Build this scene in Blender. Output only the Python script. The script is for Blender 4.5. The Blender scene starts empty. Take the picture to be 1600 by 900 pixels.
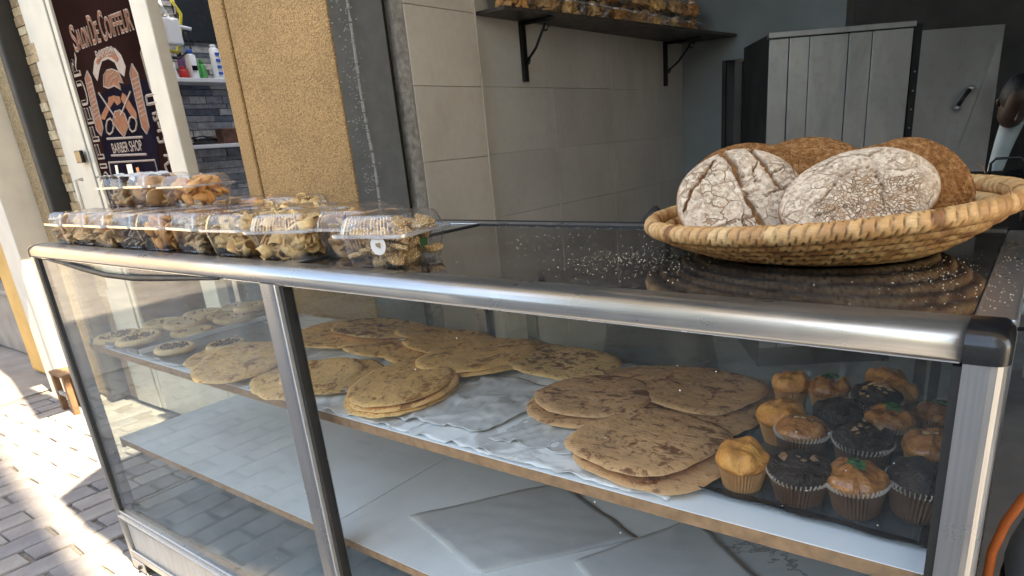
import bpy, bmesh, math, random
from mathutils import Matrix, Vector, Euler, noise
R = math.radians
random.seed(7)
sc = bpy.context.scene
COL = sc.collection

# ------------------------------------------------------------------ camera
cam = bpy.data.objects.new('camera', bpy.data.cameras.new('camera'))
COL.objects.link(cam)
cam.data.sensor_width = 36
cam.data.lens = 23.2791
cam.data.shift_x = -0.04145
cam.data.shift_y = 0.08134
cam.data.clip_start = 0.02
cam.data.clip_end = 200
cam.matrix_world = Matrix(((0.812897,-0.139474,0.565461,0.004000),(0.578086,0.311292,-0.754264,-0.566100),(-0.070823,0.940024,0.333676,0.160200),(0,0,0,1)))
sc.camera = cam
# ------------------------------------------------------------------ light
SUN = Vector((.70, -.09, 1.0)).normalized()          # direction towards the sun
world = bpy.data.worlds.new('World'); sc.world = world; world.use_nodes = True
wn = world.node_tree
sky = wn.nodes.new('ShaderNodeTexSky'); sky.sky_type = 'NISHITA'; sky.sun_disc = False
sky.sun_elevation = math.asin(SUN.z)
sky.sun_rotation = math.atan2(SUN.x, SUN.y)
wn.links.new(sky.outputs[0], wn.nodes['Background'].inputs[0])
wn.nodes['Background'].inputs[1].default_value = 0.15
sl = bpy.data.lights.new('sun', 'SUN'); sl.energy = 3.8; sl.angle = R(.5); sl.color = (1, .95, .88)
so = bpy.data.objects.new('sun', sl); COL.objects.link(so)
so.rotation_euler = SUN.to_track_quat('Z', 'Y').to_euler()
sc.view_settings.view_transform = 'Standard'
sc.view_settings.look = 'None'
sc.view_settings.exposure = 2.95
sc.view_settings.use_white_balance = True
sc.view_settings.white_balance_temperature = 8700
sc.view_settings.white_balance_tint = 8
sc.view_settings.gamma = 1
sc.cycles.transparent_max_bounces = 32
sc.cycles.max_bounces = 8
sc.cycles.diffuse_bounces = 5
sc.cycles.glossy_bounces = 4
sc.cycles.caustics_reflective = False
sc.cycles.caustics_refractive = False
sc.cycles.use_denoising = True

GZ = -.92            # ground; the counter top is z = 0

# ------------------------------------------------------------------ materials
class NT:
    def __init__(s, name):
        s.m = bpy.data.materials.new(name); s.m.use_nodes = True
        s.t = s.m.node_tree; s.b = s.t.nodes['Principled BSDF']; s.o = s.t.nodes['Material Output']
        s._c = {}
    def n(s, k, **kw):
        d = s.t.nodes.new(k)
        for a, v in kw.items():
            if hasattr(d, a): setattr(d, a, v)
            else: s.set(d.inputs[a.replace('_', ' ')], v)
        return d
    def set(s, sock, v):
        if isinstance(v, bpy.types.NodeSocket): s.t.links.new(v, sock)
        elif isinstance(v, bpy.types.Node): s.t.links.new(v.outputs[0], sock)
        else:
            if isinstance(v, (tuple, list)) and len(v) == 3 and sock.type == 'RGBA': v = (*v, 1)
            sock.default_value = v
    def co(s, scale=(1, 1, 1), kind='Object', rot=(0, 0, 0)):
        key = (scale, kind, rot)
        if key not in s._c:
            tc = s.t.nodes.new('ShaderNodeTexCoord'); mp = s.t.nodes.new('ShaderNodeMapping')
            s.t.links.new(tc.outputs[kind], mp.inputs[0]); mp.inputs['Scale'].default_value = scale
            mp.inputs['Rotation'].default_value = rot
            s._c[key] = mp.outputs[0]
        return s._c[key]
    def noise(s, sc_, det=4, co=None, rough=.55, dist=0):
        d = s.t.nodes.new('ShaderNodeTexNoise'); d.inputs['Scale'].default_value = sc_; d.inputs['Detail'].default_value = det
        d.inputs['Roughness'].default_value = rough; d.inputs['Distortion'].default_value = dist
        s.t.links.new(co or s.co(), d.inputs[0]); return d.outputs[0]
    def vor(s, sc_, feat='F1', co=None, rnd=1):
        d = s.t.nodes.new('ShaderNodeTexVoronoi'); d.feature = feat; d.inputs['Scale'].default_value = sc_
        d.inputs['Randomness'].default_value = rnd
        s.t.links.new(co or s.co(), d.inputs[0]); return d
    def ramp(s, fac, stops, interp='LINEAR'):
        d = s.t.nodes.new('ShaderNodeValToRGB'); d.color_ramp.interpolation = interp
        e = d.color_ramp.elements
        while len(e) < len(stops): e.new(.5)
        for k, (p_, c) in enumerate(stops):
            e[k].position = p_
            c = (c, c, c) if not isinstance(c, tuple) else c
            e[k].color = (*c, 1)
        s.set(d.inputs[0], fac); return d.outputs[0]
    def mix(s, fac, a, b, mode='MIX'):
        d = s.t.nodes.new('ShaderNodeMix'); d.data_type = 'RGBA'; d.blend_type = mode
        s.set(d.inputs[0], fac); s.set(d.inputs[6], a); s.set(d.inputs[7], b); return d.outputs[2]
    def math(s, op, a, b=0, c=None):
        d = s.t.nodes.new('ShaderNodeMath'); d.operation = op; s.set(d.inputs[0], a); s.set(d.inputs[1], b)
        if c is not None: s.set(d.inputs[2], c)
        return d.outputs[0]
    def bump(s, h, strength=.5, dist=.01, nrm=None):
        d = s.t.nodes.new('ShaderNodeBump'); d.inputs['Strength'].default_value = strength; d.inputs['Distance'].default_value = dist
        s.set(d.inputs['Height'], h)
        if nrm: s.set(d.inputs['Normal'], nrm)
        return d.outputs[0]
    def rand(s): return s.t.nodes.new('ShaderNodeObjectInfo').outputs['Random']
    def out(s, col=None, rough=None, metal=None, nrm=None, **kw):
        for k, v in (('Base Color', col), ('Roughness', rough), ('Metallic', metal), ('Normal', nrm)):
            if v is not None: s.set(s.b.inputs[k], v)
        for k, v in kw.items(): s.set(s.b.inputs[k.replace('_', ' ')], v)
        return s.m

def simple(name, col, rough=.5, metal=0, var=.15, vs=30, bump=0, bs=None, bd=.002, rnd=0, **kw):
    t = NT(name)
    nz = t.noise(vs)
    dark = tuple(c * (1 - var) for c in col); lite = tuple(min(1, c * (1 + var)) for c in col)
    c = t.ramp(nz, [(.3, dark), (.7, lite)])
    if rnd:
        rr = t.ramp(t.rand(), [(0, 1 - rnd), (1, 1 + rnd * .5)])
        c = t.mix(1.0, c, rr, 'MULTIPLY')
    n = t.bump(t.noise(bs or vs * 3), bump, bd) if bump else None
    return t.out(c, t.ramp(t.noise(vs * .7), [(.3, rough * .85), (.7, min(1, rough * 1.15))]), metal, n, **kw)

def glassy(name, tint, f0=.05, rough=.02, haze=0, hazecol=(.6, .65, .65), bump=None, pw=5.0):
    t = NT(name); t.t.nodes.remove(t.b)
    lw = t.n('ShaderNodeLayerWeight'); lw.inputs['Blend'].default_value = .5
    f = t.math('POWER', lw.outputs['Facing'], pw)
    f = t.math('MULTIPLY_ADD', f, 1 - f0, f0)
    tr = t.n('ShaderNodeBsdfTransparent', Color=(*tint, 1))
    gl = t.n('ShaderNodeBsdfGlossy'); gl.inputs['Roughness'].default_value = rough
    if bump:
        nn = t.bump(t.noise(bump[0], 3), bump[1], .004); t.set(gl.inputs['Normal'], nn)
    base = tr.outputs[0]
    if haze:
        di = t.n('ShaderNodeBsdfDiffuse', Color=(*hazecol, 1))
        mh = t.n('ShaderNodeMixShader')
        hz = t.ramp(t.math('MULTIPLY', t.noise(3.5, 6, dist=.6), t.noise(14, 5)), [(.15, haze * .35), (.42, haze * 1.6)])
        t.set(mh.inputs[0], hz); t.t.links.new(base, mh.inputs[1]); t.t.links.new(di.outputs[0], mh.inputs[2]); base = mh.outputs[0]
    mx = t.n('ShaderNodeMixShader'); t.set(mx.inputs[0], f)
    t.t.links.new(base, mx.inputs[1]); t.t.links.new(gl.outputs[0], mx.inputs[2])
    t.t.links.new(mx.outputs[0], t.o.inputs[0])
    return t.m

def m_alu(name='brushed_aluminium', st=(.15, 8, 8)):
    t = NT(name)
    br = t.noise(60, 5, t.co(st))
    c = t.ramp(br, [(.3, (.35, .353, .358)), (.7, (.43, .434, .44))])
    scr = t.ramp(t.noise(9, 8, t.co((1, 6, 6)), .8), [(.62, 0.0), (.66, 1.0)])
    c = t.mix(t.math('MULTIPLY', scr, .25), c, (.3, .3, .3))
    return t.out(c, t.ramp(t.noise(14, 5), [(.3, .24), (.7, .38)]), .85, t.bump(br, .05, .001))
def m_stucco(name, c0, c1, c2, sc_=120, st=.9):
    t = NT(name)
    v = t.vor(sc_); n1 = t.noise(sc_ * .9, 5); n2 = t.noise(5, 5)
    c = t.mix(t.ramp(n1, [(.35, 0.), (.62, 1.)]), c0, c1)
    spk = t.ramp(t.vor(sc_ * .8).outputs['Distance'], [(.06, 1.), (.16, 0.)])
    c = t.mix(t.math('MULTIPLY', spk, .6), c, c2)
    pale = t.ramp(t.noise(sc_ * 1.7, 2), [(.62, 0.), (.7, 1.)])
    c = t.mix(t.math('MULTIPLY', pale, .5), c, tuple(min(1, x * 1.9) for x in c1))
    c = t.mix(t.ramp(n2, [(.35, .0), (.75, .35)]), c, tuple(x * .55 for x in c0))
    h = t.math('ADD', v.outputs['Distance'], t.math('MULTIPLY', n1, .8))
    return t.out(c, .85, 0, t.bump(h, st, .006))
def m_tile(name, a, b):
    t = NT(name)
    n1 = t.noise(2.2, 6, dist=.8); n2 = t.noise(40, 4)
    c = t.ramp(n1, [(.3, a), (.72, b)])
    c = t.mix(t.ramp(n2, [(.4, 0.), (.8, .18)]), c, tuple(x * .6 for x in a))
    dirt = t.ramp(t.noise(5, 7, t.co((1, 1, .35)), .7), [(.52, 0.), (.75, .35)])
    c = t.mix(dirt, c, (.2, .16, .12))
    rr = t.ramp(t.rand(), [(0, .93), (1, 1.05)])
    c = t.mix(1., c, rr, 'MULTIPLY')
    return t.out(c, t.ramp(n1, [(.3, .3), (.7, .45)]), 0, t.bump(n2, .04, .001))
def m_flat(name, base, spot, edge, dens=.56):
    t = NT(name)
    co = t.co((1, 1, 1)); st = t.co((1.0, 1.35, 1.0))
    c = t.ramp(t.noise(28, 5), [(.3, tuple(x * .82 for x in base)), (.72, tuple(x * 1.12 for x in base))])
    rr = t.rand()
    off = t.n('ShaderNodeVectorMath', operation='MULTIPLY_ADD')
    t.t.links.new(st, off.inputs[0]); off.inputs[1].default_value = (1, 1, 1)
    cmb = t.n('ShaderNodeCombineXYZ'); t.set(cmb.inputs[0], t.math('MULTIPLY', rr, 9.)); t.set(cmb.inputs[1], t.math('MULTIPLY', rr, 5.))
    t.t.links.new(cmb.outputs[0], off.inputs[2]); ov = off.outputs[0]
    sp = t.noise(44, 5, ov, .68, .7)
    big = t.noise(14, 3, ov, .5, .5)
    sm = t.math('ADD', t.math('MULTIPLY', sp, .62), t.math('MULTIPLY', big, .38))
    f = t.ramp(sm, [(dens - .02, 0.), (dens + .005, .55), (dens + .035, .9), (dens + .08, 1.)])
    c = t.mix(f, c, spot)
    fr = t.ramp(t.noise(95, 4, ov, .6, .4), [(.57, 0.), (.66, .6)])
    c = t.mix(fr, c, tuple(x * .6 for x in spot))
    ge = t.n('ShaderNodeNewGeometry'); sx = t.n('ShaderNodeSeparateXYZ'); t.t.links.new(ge.outputs['Normal'], sx.inputs[0])
    c = t.mix(t.ramp(sx.outputs[2], [(.3, 1.), (.75, 0.)]), c, edge)
    v = t.ramp(rr, [(0, .86), (1, 1.1)])
    c = t.mix(1., c, v, 'MULTIPLY')
    h = t.math('ADD', t.noise(38, 5, ov), t.math('MULTIPLY', sm, -1.3))
    return t.out(c, t.ramp(t.noise(20), [(.3, .5), (.7, .75)]), 0, t.bump(h, .7, .0035), Specular_IOR_Level=.3)
def m_floured():
    # flour crust broken by fine cracks; the attribute "crack" carries the modelled fissures
    t = NT('floured_rye_crust')
    n0 = t.noise(24, 4)
    warp = t.n('ShaderNodeVectorMath', operation='MULTIPLY_ADD')
    nt = t.n('ShaderNodeTexNoise'); nt.inputs['Scale'].default_value = 30; nt.inputs['Detail'].default_value = 4
    t.t.links.new(t.co(), nt.inputs[0])
    t.t.links.new(nt.outputs[1], warp.inputs[0]); warp.inputs[1].default_value = (.03, .03, .03); t.t.links.new(t.co(), warp.inputs[2])
    v1 = t.vor(46, 'DISTANCE_TO_EDGE', warp.outputs[0]).outputs[0]
    v2 = t.vor(210, 'DISTANCE_TO_EDGE', warp.outputs[0]).outputs[0]
    fine = t.ramp(v1, [(.0, 1.), (.035, 0.)])
    gran = t.ramp(v2, [(.02, 1.), (.14, 0.)])
    at = t.n('ShaderNodeAttribute', attribute_name='crack'); ru = t.n('ShaderNodeAttribute', attribute_name='rubbed')
    flour = t.ramp(t.noise(130, 4), [(.3, (.52, .37, .26)), (.7, (.78, .63, .48))])
    crust = t.ramp(t.noise(90, 4), [(.3, (.13, .05, .018)), (.7, (.36, .17, .07))])
    k = t.math('MULTIPLY', fine, t.ramp(t.noise(17, 3), [(.42, 0.), (.55, .9)]))
    patch = t.ramp(t.noise(26, 5, None, .6), [(.4, 0.), (.62, 1.)])
    speck = t.ramp(t.noise(190, 4, None, .7), [(.50, 0.), (.60, .62)])
    rsel = t.ramp(t.math('ADD', ru.outputs['Fac'], t.math('MULTIPLY', t.noise(14, 3), .5)), [(.55, 0.), (.95, 1.)])
    g = t.math('MAXIMUM', t.math('MULTIPLY', gran, t.math('MULTIPLY', rsel, .9)), t.math('MULTIPLY', speck, t.math('MULTIPLY_ADD', patch, .5, .35)))
    k = t.math('MAXIMUM', k, g); k = t.math('MAXIMUM', k, at.outputs['Fac'])
    thin = t.math('MULTIPLY', ru.outputs['Fac'], t.ramp(t.noise(60, 4), [(.5, 0.), (.66, .75)]))
    k = t.math('MAXIMUM', k, thin)
    c = t.mix(k, flour, crust)
    h = t.math('SUBTRACT', t.math('MULTIPLY', t.noise(240, 3), .35), k)
    return t.out(c, .9, 0, t.bump(h, .8, .003), Specular_IOR_Level=.2)
def m_rye():
    t = NT('brown_bran_crust')
    n1 = t.noise(160, 4); n2 = t.noise(9, 4)
    c = t.ramp(n1, [(.28, (.13, .045, .012)), (.5, (.30, .13, .045)), (.75, (.55, .30, .13))])
    c = t.mix(t.ramp(n2, [(.35, 0.), (.7, .45)]), c, (.20, .07, .02))
    v = t.vor(300).outputs['Distance']
    return t.out(c, .9, 0, t.bump(t.math('ADD', n1, v), .9, .004), Specular_IOR_Level=.2)
def m_straw():
    t = NT('dried_palm_strip')
    at = t.n('ShaderNodeAttribute', attribute_name='tone'); gp = t.n('ShaderNodeAttribute', attribute_name='gap')
    c = t.ramp(at.outputs['Fac'], [(0, (.22, .09, .032)), (.25, (.46, .22, .085)), (.6, (.64, .345, .14)), (1, (.76, .47, .22))])
    c = t.mix(t.ramp(t.noise(120, 4, t.co((1, 1, 5))), [(.35, 0.), (.75, .4)]), c, (.30, .15, .06))
    c = t.mix(gp.outputs['Fac'], c, (.085, .03, .01))
    return t.out(c, .55, 0, t.bump(t.noise(170, 4, t.co((1, 1, 3))), .35, .002), Specular_IOR_Level=.4)
def m_paver():
    t = NT('worn_paving_brick')
    n1 = t.noise(9, 5); n2 = t.noise(70, 5)
    c = t.ramp(n1, [(.3, (.17, .16, .16)), (.7, (.26, .245, .24))])
    c = t.mix(t.ramp(n2, [(.45, 0.), (.8, .5)]), c, (.14, .13, .125))
    c = t.mix(1., c, t.ramp(t.rand(), [(0, (.78, .78, .82)), (1, (1.12, 1.08, 1.02))]), 'MULTIPLY')
    return t.out(c, .8, 0, t.bump(n2, .5, .006))
def m_mar():
    t = NT('marble_print')
    w = t.noise(3.2, 8, t.co((1, 1, 1)), .62, 1.2)
    vein = t.ramp(w, [(.485, 0.), (.5, 1.), (.512, 0.)])
    c = t.ramp(t.noise(2.5, 6, None, .6, 1.), [(.35, (.40, .42, .42)), (.6, (.62, .64, .64))])
    c = t.mix(t.math('MULTIPLY', vein, .75), c, (.10, .09, .08))
    return t.out(c, .3, 0)
def m_steel():
    t = NT('dull_oven_steel')
    c = t.ramp(t.noise(3, 6, t.co((1, 1, .4)), .6, .8), [(.3, (.20, .205, .21)), (.7, (.38, .385, .38))])
    c = t.mix(t.ramp(t.noise(26, 6), [(.55, 0.), (.8, .35)]), c, (.16, .13, .10))
    return t.out(c, t.ramp(t.noise(5, 6), [(.3, .3), (.7, .52)]), .6)

ALU = m_alu(); ALV = m_alu('brushed_aluminium_upright', (6, 6, .12))
BLK = simple('black_plastic_cap', (.012, .012, .013), .22, 0, .3, 40)
RUB = simple('black_rubber_gasket', (.015, .015, .015), .55, 0, .2)
LAM = simple('white_laminate', (.84, .86, .87), .35, 0, .05, 8)
LAM2 = simple('old_white_laminate', (.76, .785, .78), .4, 0, .1, 5)
MDF = simple('bare_board_edge', (.36, .2, .10), .85, 0, .25, 60, .4, 200)
GLF = glassy('front_glass', (.985, .99, .985), .015, .015, .008, (.62, .68, .68))
GLL = glassy('hazed_left_glass', (.97, .985, .98), .030, .015, .05, (.66, .70, .70))  # pale haze mixes a dust film with painted milky reflections
GLS = glassy('side_glass', (.9, .94, .92), .06, .02, .05)
CLR = glassy('clear_thin_plastic', (.99, .99, .99), .035, .06, .018, (.8, .8, .84), (60, .35), 3.0)
def m_top():
    t = NT('dark_counter_glass')
    dust = t.ramp(t.math('MULTIPLY', t.noise(6, 6), t.noise(90, 4)), [(.16, 0.), (.45, .35)])
    c = t.mix(dust, (.012, .012, .013), (.22, .19, .16))
    return t.out(c, t.ramp(t.noise(8, 5), [(.3, .035), (.7, .09)]), 0, Specular_IOR_Level=.9)
TOPG = m_top()
STUC = m_stucco('ochre_pebble_render', (.28, .145, .052), (.54, .31, .125), (.05, .025, .01), 230, .5)
STUC2 = m_stucco('brown_pebble_render', (.26, .17, .085), (.50, .36, .20), (.06, .035, .018), 130)
GREY = simple('grey_painted_jamb', (.165, .172, .182), .55, 0, .12, 25, .35, 60, .004)
CEM = simple('rough_cement', (.30, .28, .26), .9, 0, .35, 50, .8, 90, .006)
PLAS = simple('dried_plaster_drips', (.42, .42, .42), .9, 0, .3, 200, .6, 300)
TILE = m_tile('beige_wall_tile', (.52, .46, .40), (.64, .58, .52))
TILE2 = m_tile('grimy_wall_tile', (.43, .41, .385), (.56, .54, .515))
GROUT = simple('tile_grout', (.33, .30, .27), .9, 0, .2, 80)
GWALL = simple('grey_green_wall_paint', (.19, .205, .205), .75, 0, .15, 4, .1, 30)
DARK = simple('unlit_room_black', (.03, .028, .026), .9, 0, .3, 6)  # dimness of the unlit room put into a near-black colour
BLACKM = simple('unlit_gap_black', (.006, .006, .006), .8, 0, .1)  # shade inside gaps, grooves and the doorway put into the colour
IRON = simple('black_iron', (.012, .012, .012), .5, .4, .3, 60, .3, 150)
STEEL = m_steel()
CREAM = simple('cream_door_metal', (.62, .56, .47), .45, 0, .06, 10, .05, 60)
FILMB = simple('dark_sign_film', (.026, .011, .009), .5, 0, .5, 2, Specular_IOR_Level=0.0)
FILMN = simple('dark_blue_photo_print', (.012, .009, .014), .5, 0, .4, 6, Specular_IOR_Level=0.0)
COPP = simple('copper_print', (.24, .075, .04), .5, 0, .15, 60, Specular_IOR_Level=.1)
SILV = simple('silver_print', (.36, .27, .225), .5, 0, .12, 80, Specular_IOR_Level=.1)
WPRT = simple('white_print', (.75, .68, .62), .35, 0, .05, 40)
ORNG = simple('orange_print', (.6, .16, .05), .35, 0, .05, 40)
SLATE = [simple('slate_strip_%s' % k, c, .7, 0, .3, 40, .6, 80, .004) for k, c in (('pale', (.62, .60, .60)), ('mid', (.38, .39, .42)), ('dark', (.17, .19, .24)))]
BRKM = [simple('stone_veneer_%s' % k, c, .85, 0, .3, 50, .9, 70, .006) for k, c in (('cream', (.56, .42, .26)), ('tan', (.42, .28, .15)), ('brown', (.30, .19, .10)))]
WHT = simple('white_plastic', (.78, .79, .82), .4, 0, .04)
REDP = simple('red_plastic', (.5, .02, .02), .4, 0, .1)
BLUP = simple('blue_plastic', (.03, .12, .55), .4, 0, .1)
YEL = simple('yellow_plastic', (.65, .55, .06), .45, 0, .15)
AMB = simple('amber_lotion', (.55, .40, .12), .3, 0, .1)
PURP = simple('purple_plastic', (.16, .06, .2), .45, 0, .1)
GRNP = simple('green_plastic', (.05, .3, .08), .4, 0, .1)
PAVE = m_paver()
JOINT = simple('sandy_joint', (.15, .13, .11), .95, 0, .3, 60, .6, 120)
CONC = simple('dusty_concrete', (.22, .20, .185), .9, 0, .25, 5, .5, 40)
YPL = simple('warm_bounce_plaster', (.60, .36, .12), .85, 0, .18, 4, .3, 60)  # warm reflected light on the pillars put into the plaster colour
BPL = simple('beige_plaster', (.50, .38, .24), .85, 0, .18, 5, .3, 60)
SPL = simple('smooth_cream_stone', (.62, .56, .48), .7, 0, .1, 6)
WOOD = simple('worn_brown_wood', (.17, .09, .045), .75, 0, .35, 25, .4, 90)
SILL = simple('grey_sill_stone', (.25, .235, .22), .85, 0, .2, 8, .3, 60)
CANV = NT('cream_canopy_canvas'); CANV.t.nodes.remove(CANV.b)  # cloth of the added canopies, translucent to shed soft light below
_d = CANV.n('ShaderNodeBsdfDiffuse', Color=(.72, .68, .60, 1)); _t = CANV.n('ShaderNodeBsdfTranslucent', Color=(.62, .56, .46, 1)); _x = CANV.n('ShaderNodeMixShader')
CANV.set(_x.inputs[0], CANV.ramp(CANV.noise(6, 4), [(.3, .36), (.7, .44)])); CANV.t.links.new(_d.outputs[0], _x.inputs[1]); CANV.t.links.new(_t.outputs[0], _x.inputs[2]); CANV.t.links.new(_x.outputs[0], CANV.o.inputs[0]); CANV = CANV.m
PAP = NT('white_baking_paper')
_w = PAP.ramp(PAP.noise(11, 4, None, .5, .7), [(.5, (.86, .86, .845)), (.55, (.62, .60, .575))])
PAP = PAP.out(_w, .5, 0, None, Specular_IOR_Level=.5)
WRAP = simple('grey_waxed_wrap', (.60, .585, .56), .28, 0, .08, 14)
MSE = m_flat('golden_griddle_bread', (.90, .51, .19), (.36, .14, .035), (.92, .64, .27), .560)
WHO = m_flat('wholemeal_griddle_bread', (.68, .37, .17), (.22, .08, .03), (.76, .49, .26), .552)
SEM = m_flat('semolina_flat_bread', (.78, .48, .20), (.20, .07, .025), (.84, .56, .26), .530)
FLO = m_floured(); RYE = m_rye(); STR = m_straw()
COOK = simple('golden_cookie', (.74, .49, .22), .75, 0, .2, 60, .5, 90, .003, .12)
COOKT = simple('brown_nut_topping', (.15, .065, .025), .6, 0, .4, 120, .8, 200, .004)
CHOC = simple('dark_chocolate_cake', (.022, .010, .006), .6, 0, .5, 70, 1.0, 120, .008)
GOLD = NT('golden_muffin_crust')
_n = GOLD.noise(40, 5)
GOLD = GOLD.out(GOLD.ramp(_n, [(.3, (.38, .12, .02)), (.52, (.72, .29, .055)), (.75, (.86, .45, .12))]), .45, 0, GOLD.bump(GOLD.noise(70, 5), .8, .006))
GLAZ = NT('glazed_almond_crust')
_v = GLAZ.vor(120).outputs['Color']
GLAZ = GLAZ.out(GLAZ.ramp(GLAZ.noise(45, 4, None, .6, 1), [(.3, (.20, .055, .012)), (.55, (.46, .17, .04)), (.75, (.62, .32, .12))]), .25, 0, GLAZ.bump(GLAZ.noise(80, 4), .9, .006), Coat_Weight=.5)
CUPG = simple('tan_muffin_paper', (.48, .235, .085), .7, 0, .12, 30)
CUPD = simple('brown_muffin_paper', (.11, .05, .024), .6, 0, .3, 30)
CUPW = simple('white_pleated_rim', (.48, .40, .32), .7, 0, .1, 60)
LEAF = simple('candied_green_fruit', (.02, .10, .03), .25, 0, .3, 90)
NUT = simple('walnut_piece', (.30, .16, .08), .6, 0, .3, 90, .5, 100)
TRAY = simple('black_baking_tray', (.018, .018, .02), .28, .3, .4, 12, .15, 60)
TRAYB = simple('bluish_steel_tray', (.22, .26, .29), .3, .75, .15, 6)
BISC = [simple('biscuit_%s' % k, c, .7, 0, .18, 90, .45, 120, .002, .22) for k, c in
        (('golden', (.84, .53, .22)), ('tan', (.78, .49, .23)), ('orange', (.70, .33, .10)), ('greybrown', (.32, .235, .17)), ('dark', (.52, .29, .125)))]
def m_ses():
    t = NT('sesame_biscuit')
    v = t.vor(330)
    seed = t.ramp(v.outputs['Distance'], [(.25, 1.), (.5, 0.)])
    c = t.mix(seed, (.46, .25, .09), (.82, .63, .37))
    return t.out(c, .65, 0, t.bump(t.math('SUBTRACT', 1., v.outputs['Distance']), .9, .002))
SES = m_ses()
CRUMB = simple('bran_flake', (.55, .44, .31), .8, 0, .2)
CLOTH = simple('white_work_shirt', (.50, .58, .60), .8, 0, .1, 12, .2, 40)
SKIN = simple('skin', (.05, .027, .018), .5, 0, .1, 20)
HAIR = simple('black_hair', (.008, .007, .006), .6, 0, .3, 200, .8, 300)
CABLE = simple('orange_rubber_hose', (.50, .11, .02), .5, 0, .15, 30)
DRUM = simple('grey_enamel_drum', (.34, .335, .33), .35, .2, .2, 6, .1, 20)
WALLO = simple('sunlit_plaster_house', (.62, .55, .45), .85, 0, .1, 2, .2, 30)
GLW = simple('dark_window_glass', (.03, .04, .05), .06, 0, .3, 2)
SHUT = simple('blue_grey_shutter', (.20, .30, .34), .6, 0, .1, 8)

# ------------------------------------------------------------------ mesh helpers
class G:
    def __init__(s): s.v = []; s.f = []; s.mi = []; s.cur = 0
    def add(s, vs, fs):
        b = len(s.v); s.v += [tuple(v) for v in vs]; s.f += [tuple(b + i for i in f) for f in fs]; s.mi += [s.cur] * len(fs); return s
    def box(s, x0, x1, y0, y1, z0, z1, M=None):
        vs = [Vector((x, y, z)) for x in (x0, x1) for y in (y0, y1) for z in (z0, z1)]
        if M: vs = [M @ v for v in vs]
        return s.add(vs, [(0, 1, 3, 2), (4, 6, 7, 5), (0, 4, 5, 1), (2, 3, 7, 6), (0, 2, 6, 4), (1, 5, 7, 3)])
    def ring(s, rings, closed=True, caps=True):
        n = len(rings[0]); b = len(s.v)
        for r in rings: s.v += [tuple(p_) for p_ in r]
        k = len(rings)
        fs = []
        for i in range(k - 1):
            for j in range(n if closed else n - 1):
                j2 = (j + 1) % n
                fs.append((b + i * n + j, b + i * n + j2, b + (i + 1) * n + j2, b + (i + 1) * n + j))
        if caps and closed:
            fs.append(tuple(b + j for j in range(n))[::-1]); fs.append(tuple(b + (k - 1) * n + j for j in range(n)))
        s.f += fs; s.mi += [s.cur] * len(fs); return s
    def tube(s, pts, r, n=8, caps=True):
        pts = [Vector(p_) for p_ in pts]; rings = []
        up = Vector((0, 0, 1)); prev = None
        for i, p_ in enumerate(pts):
            d = (pts[min(i + 1, len(pts) - 1)] - pts[max(i - 1, 0)]).normalized()
            a = prev - d * prev.dot(d) if prev else d.cross(up if abs(d.z) < .9 else Vector((1, 0, 0)))
            a.normalize(); prev = a; b_ = d.cross(a)
            rr = r[i] if isinstance(r, (list, tuple)) else r
            rings.append([p_ + (a * math.cos(t) + b_ * math.sin(t)) * rr for t in [2 * math.pi * k / n for k in range(n)]])
        return s.ring(rings, True, caps)
    def lathe(s, prof, n=24, c=(0, 0, 0), fn=None, caps=True):
        rings = []
        for r, z in prof:
            ring = []
            for k in range(n):
                a = 2 * math.pi * k / n
                rr = r * (fn(a, z) if fn else 1)
                ring.append((c[0] + rr * math.cos(a), c[1] + rr * math.sin(a), c[2] + z))
            rings.append(ring)
        return s.ring(rings, True, caps)
    def prism(s, poly, d, off):
        # poly: list of 3D points (planar), extruded by vector off
        p0 = [Vector(p_) for p_ in poly]; o = Vector(off); n = len(p0)
        vs = p0 + [p_ + o for p_ in p0]
        fs = [tuple(range(n)), tuple(range(2 * n - 1, n - 1, -1))] + [(i, n + i, n + (i + 1) % n, (i + 1) % n) for i in range(n)]
        return s.add(vs, fs)
    def mesh(s, name, mats, smooth=False):
        me = bpy.data.meshes.new(name); me.from_pydata(s.v, [], s.f)
        for m in (mats if isinstance(mats, (list, tuple)) else [mats]): me.materials.append(m)
        me.polygons.foreach_set('material_index', s.mi)
        if smooth: me.polygons.foreach_set('use_smooth', [True] * len(s.f))
        bm = bmesh.new(); bm.from_mesh(me); bmesh.ops.recalc_face_normals(bm, faces=bm.faces); bm.to_mesh(me); bm.free()
        me.update(); return me
def tag(o, label=None, cat=None, group=None, kind=None):
    for k, v in (('label', label), ('category', cat), ('group', group), ('kind', kind)):
        if v: o[k] = v
    return o
def link(name, me, parent=None, loc=None, rot=None, world=False):
    o = bpy.data.objects.new(name, me); COL.objects.link(o)
    if parent:
        o.parent = parent
        if world: o.matrix_parent_inverse = Matrix.LocRotScale(parent.location, parent.rotation_euler, parent.scale).inverted()
    if loc is not None: o.location = loc
    if rot is not None: o.rotation_euler = rot
    return o
def bev(o, w=.002, n=2):
    m = o.modifiers.new('bevel', 'BEVEL'); m.width = w; m.segments = n; m.limit_method = 'ANGLE'; m.angle_limit = R(35); return o
def thing(name, label, cat, loc, group=None, rot=(0, 0, 0)):
    o = bpy.data.objects.new(name, None); COL.objects.link(o); o.location = loc; o.rotation_euler = rot; o.empty_display_size = .05
    return tag(o, label, cat, group)
def part(name, g, mat, parent, bw=0, smooth=False):      # geometry given in world coordinates
    o = link(name, g.mesh(name, mat, smooth), parent, world=True)
    if bw: bev(o, bw)
    return o
def copy_tree(o, parent=None):
    c = o.copy(); COL.objects.link(c); c.parent = parent
    for ch in list(o.children): copy_tree(ch, c)
    return c
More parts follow.
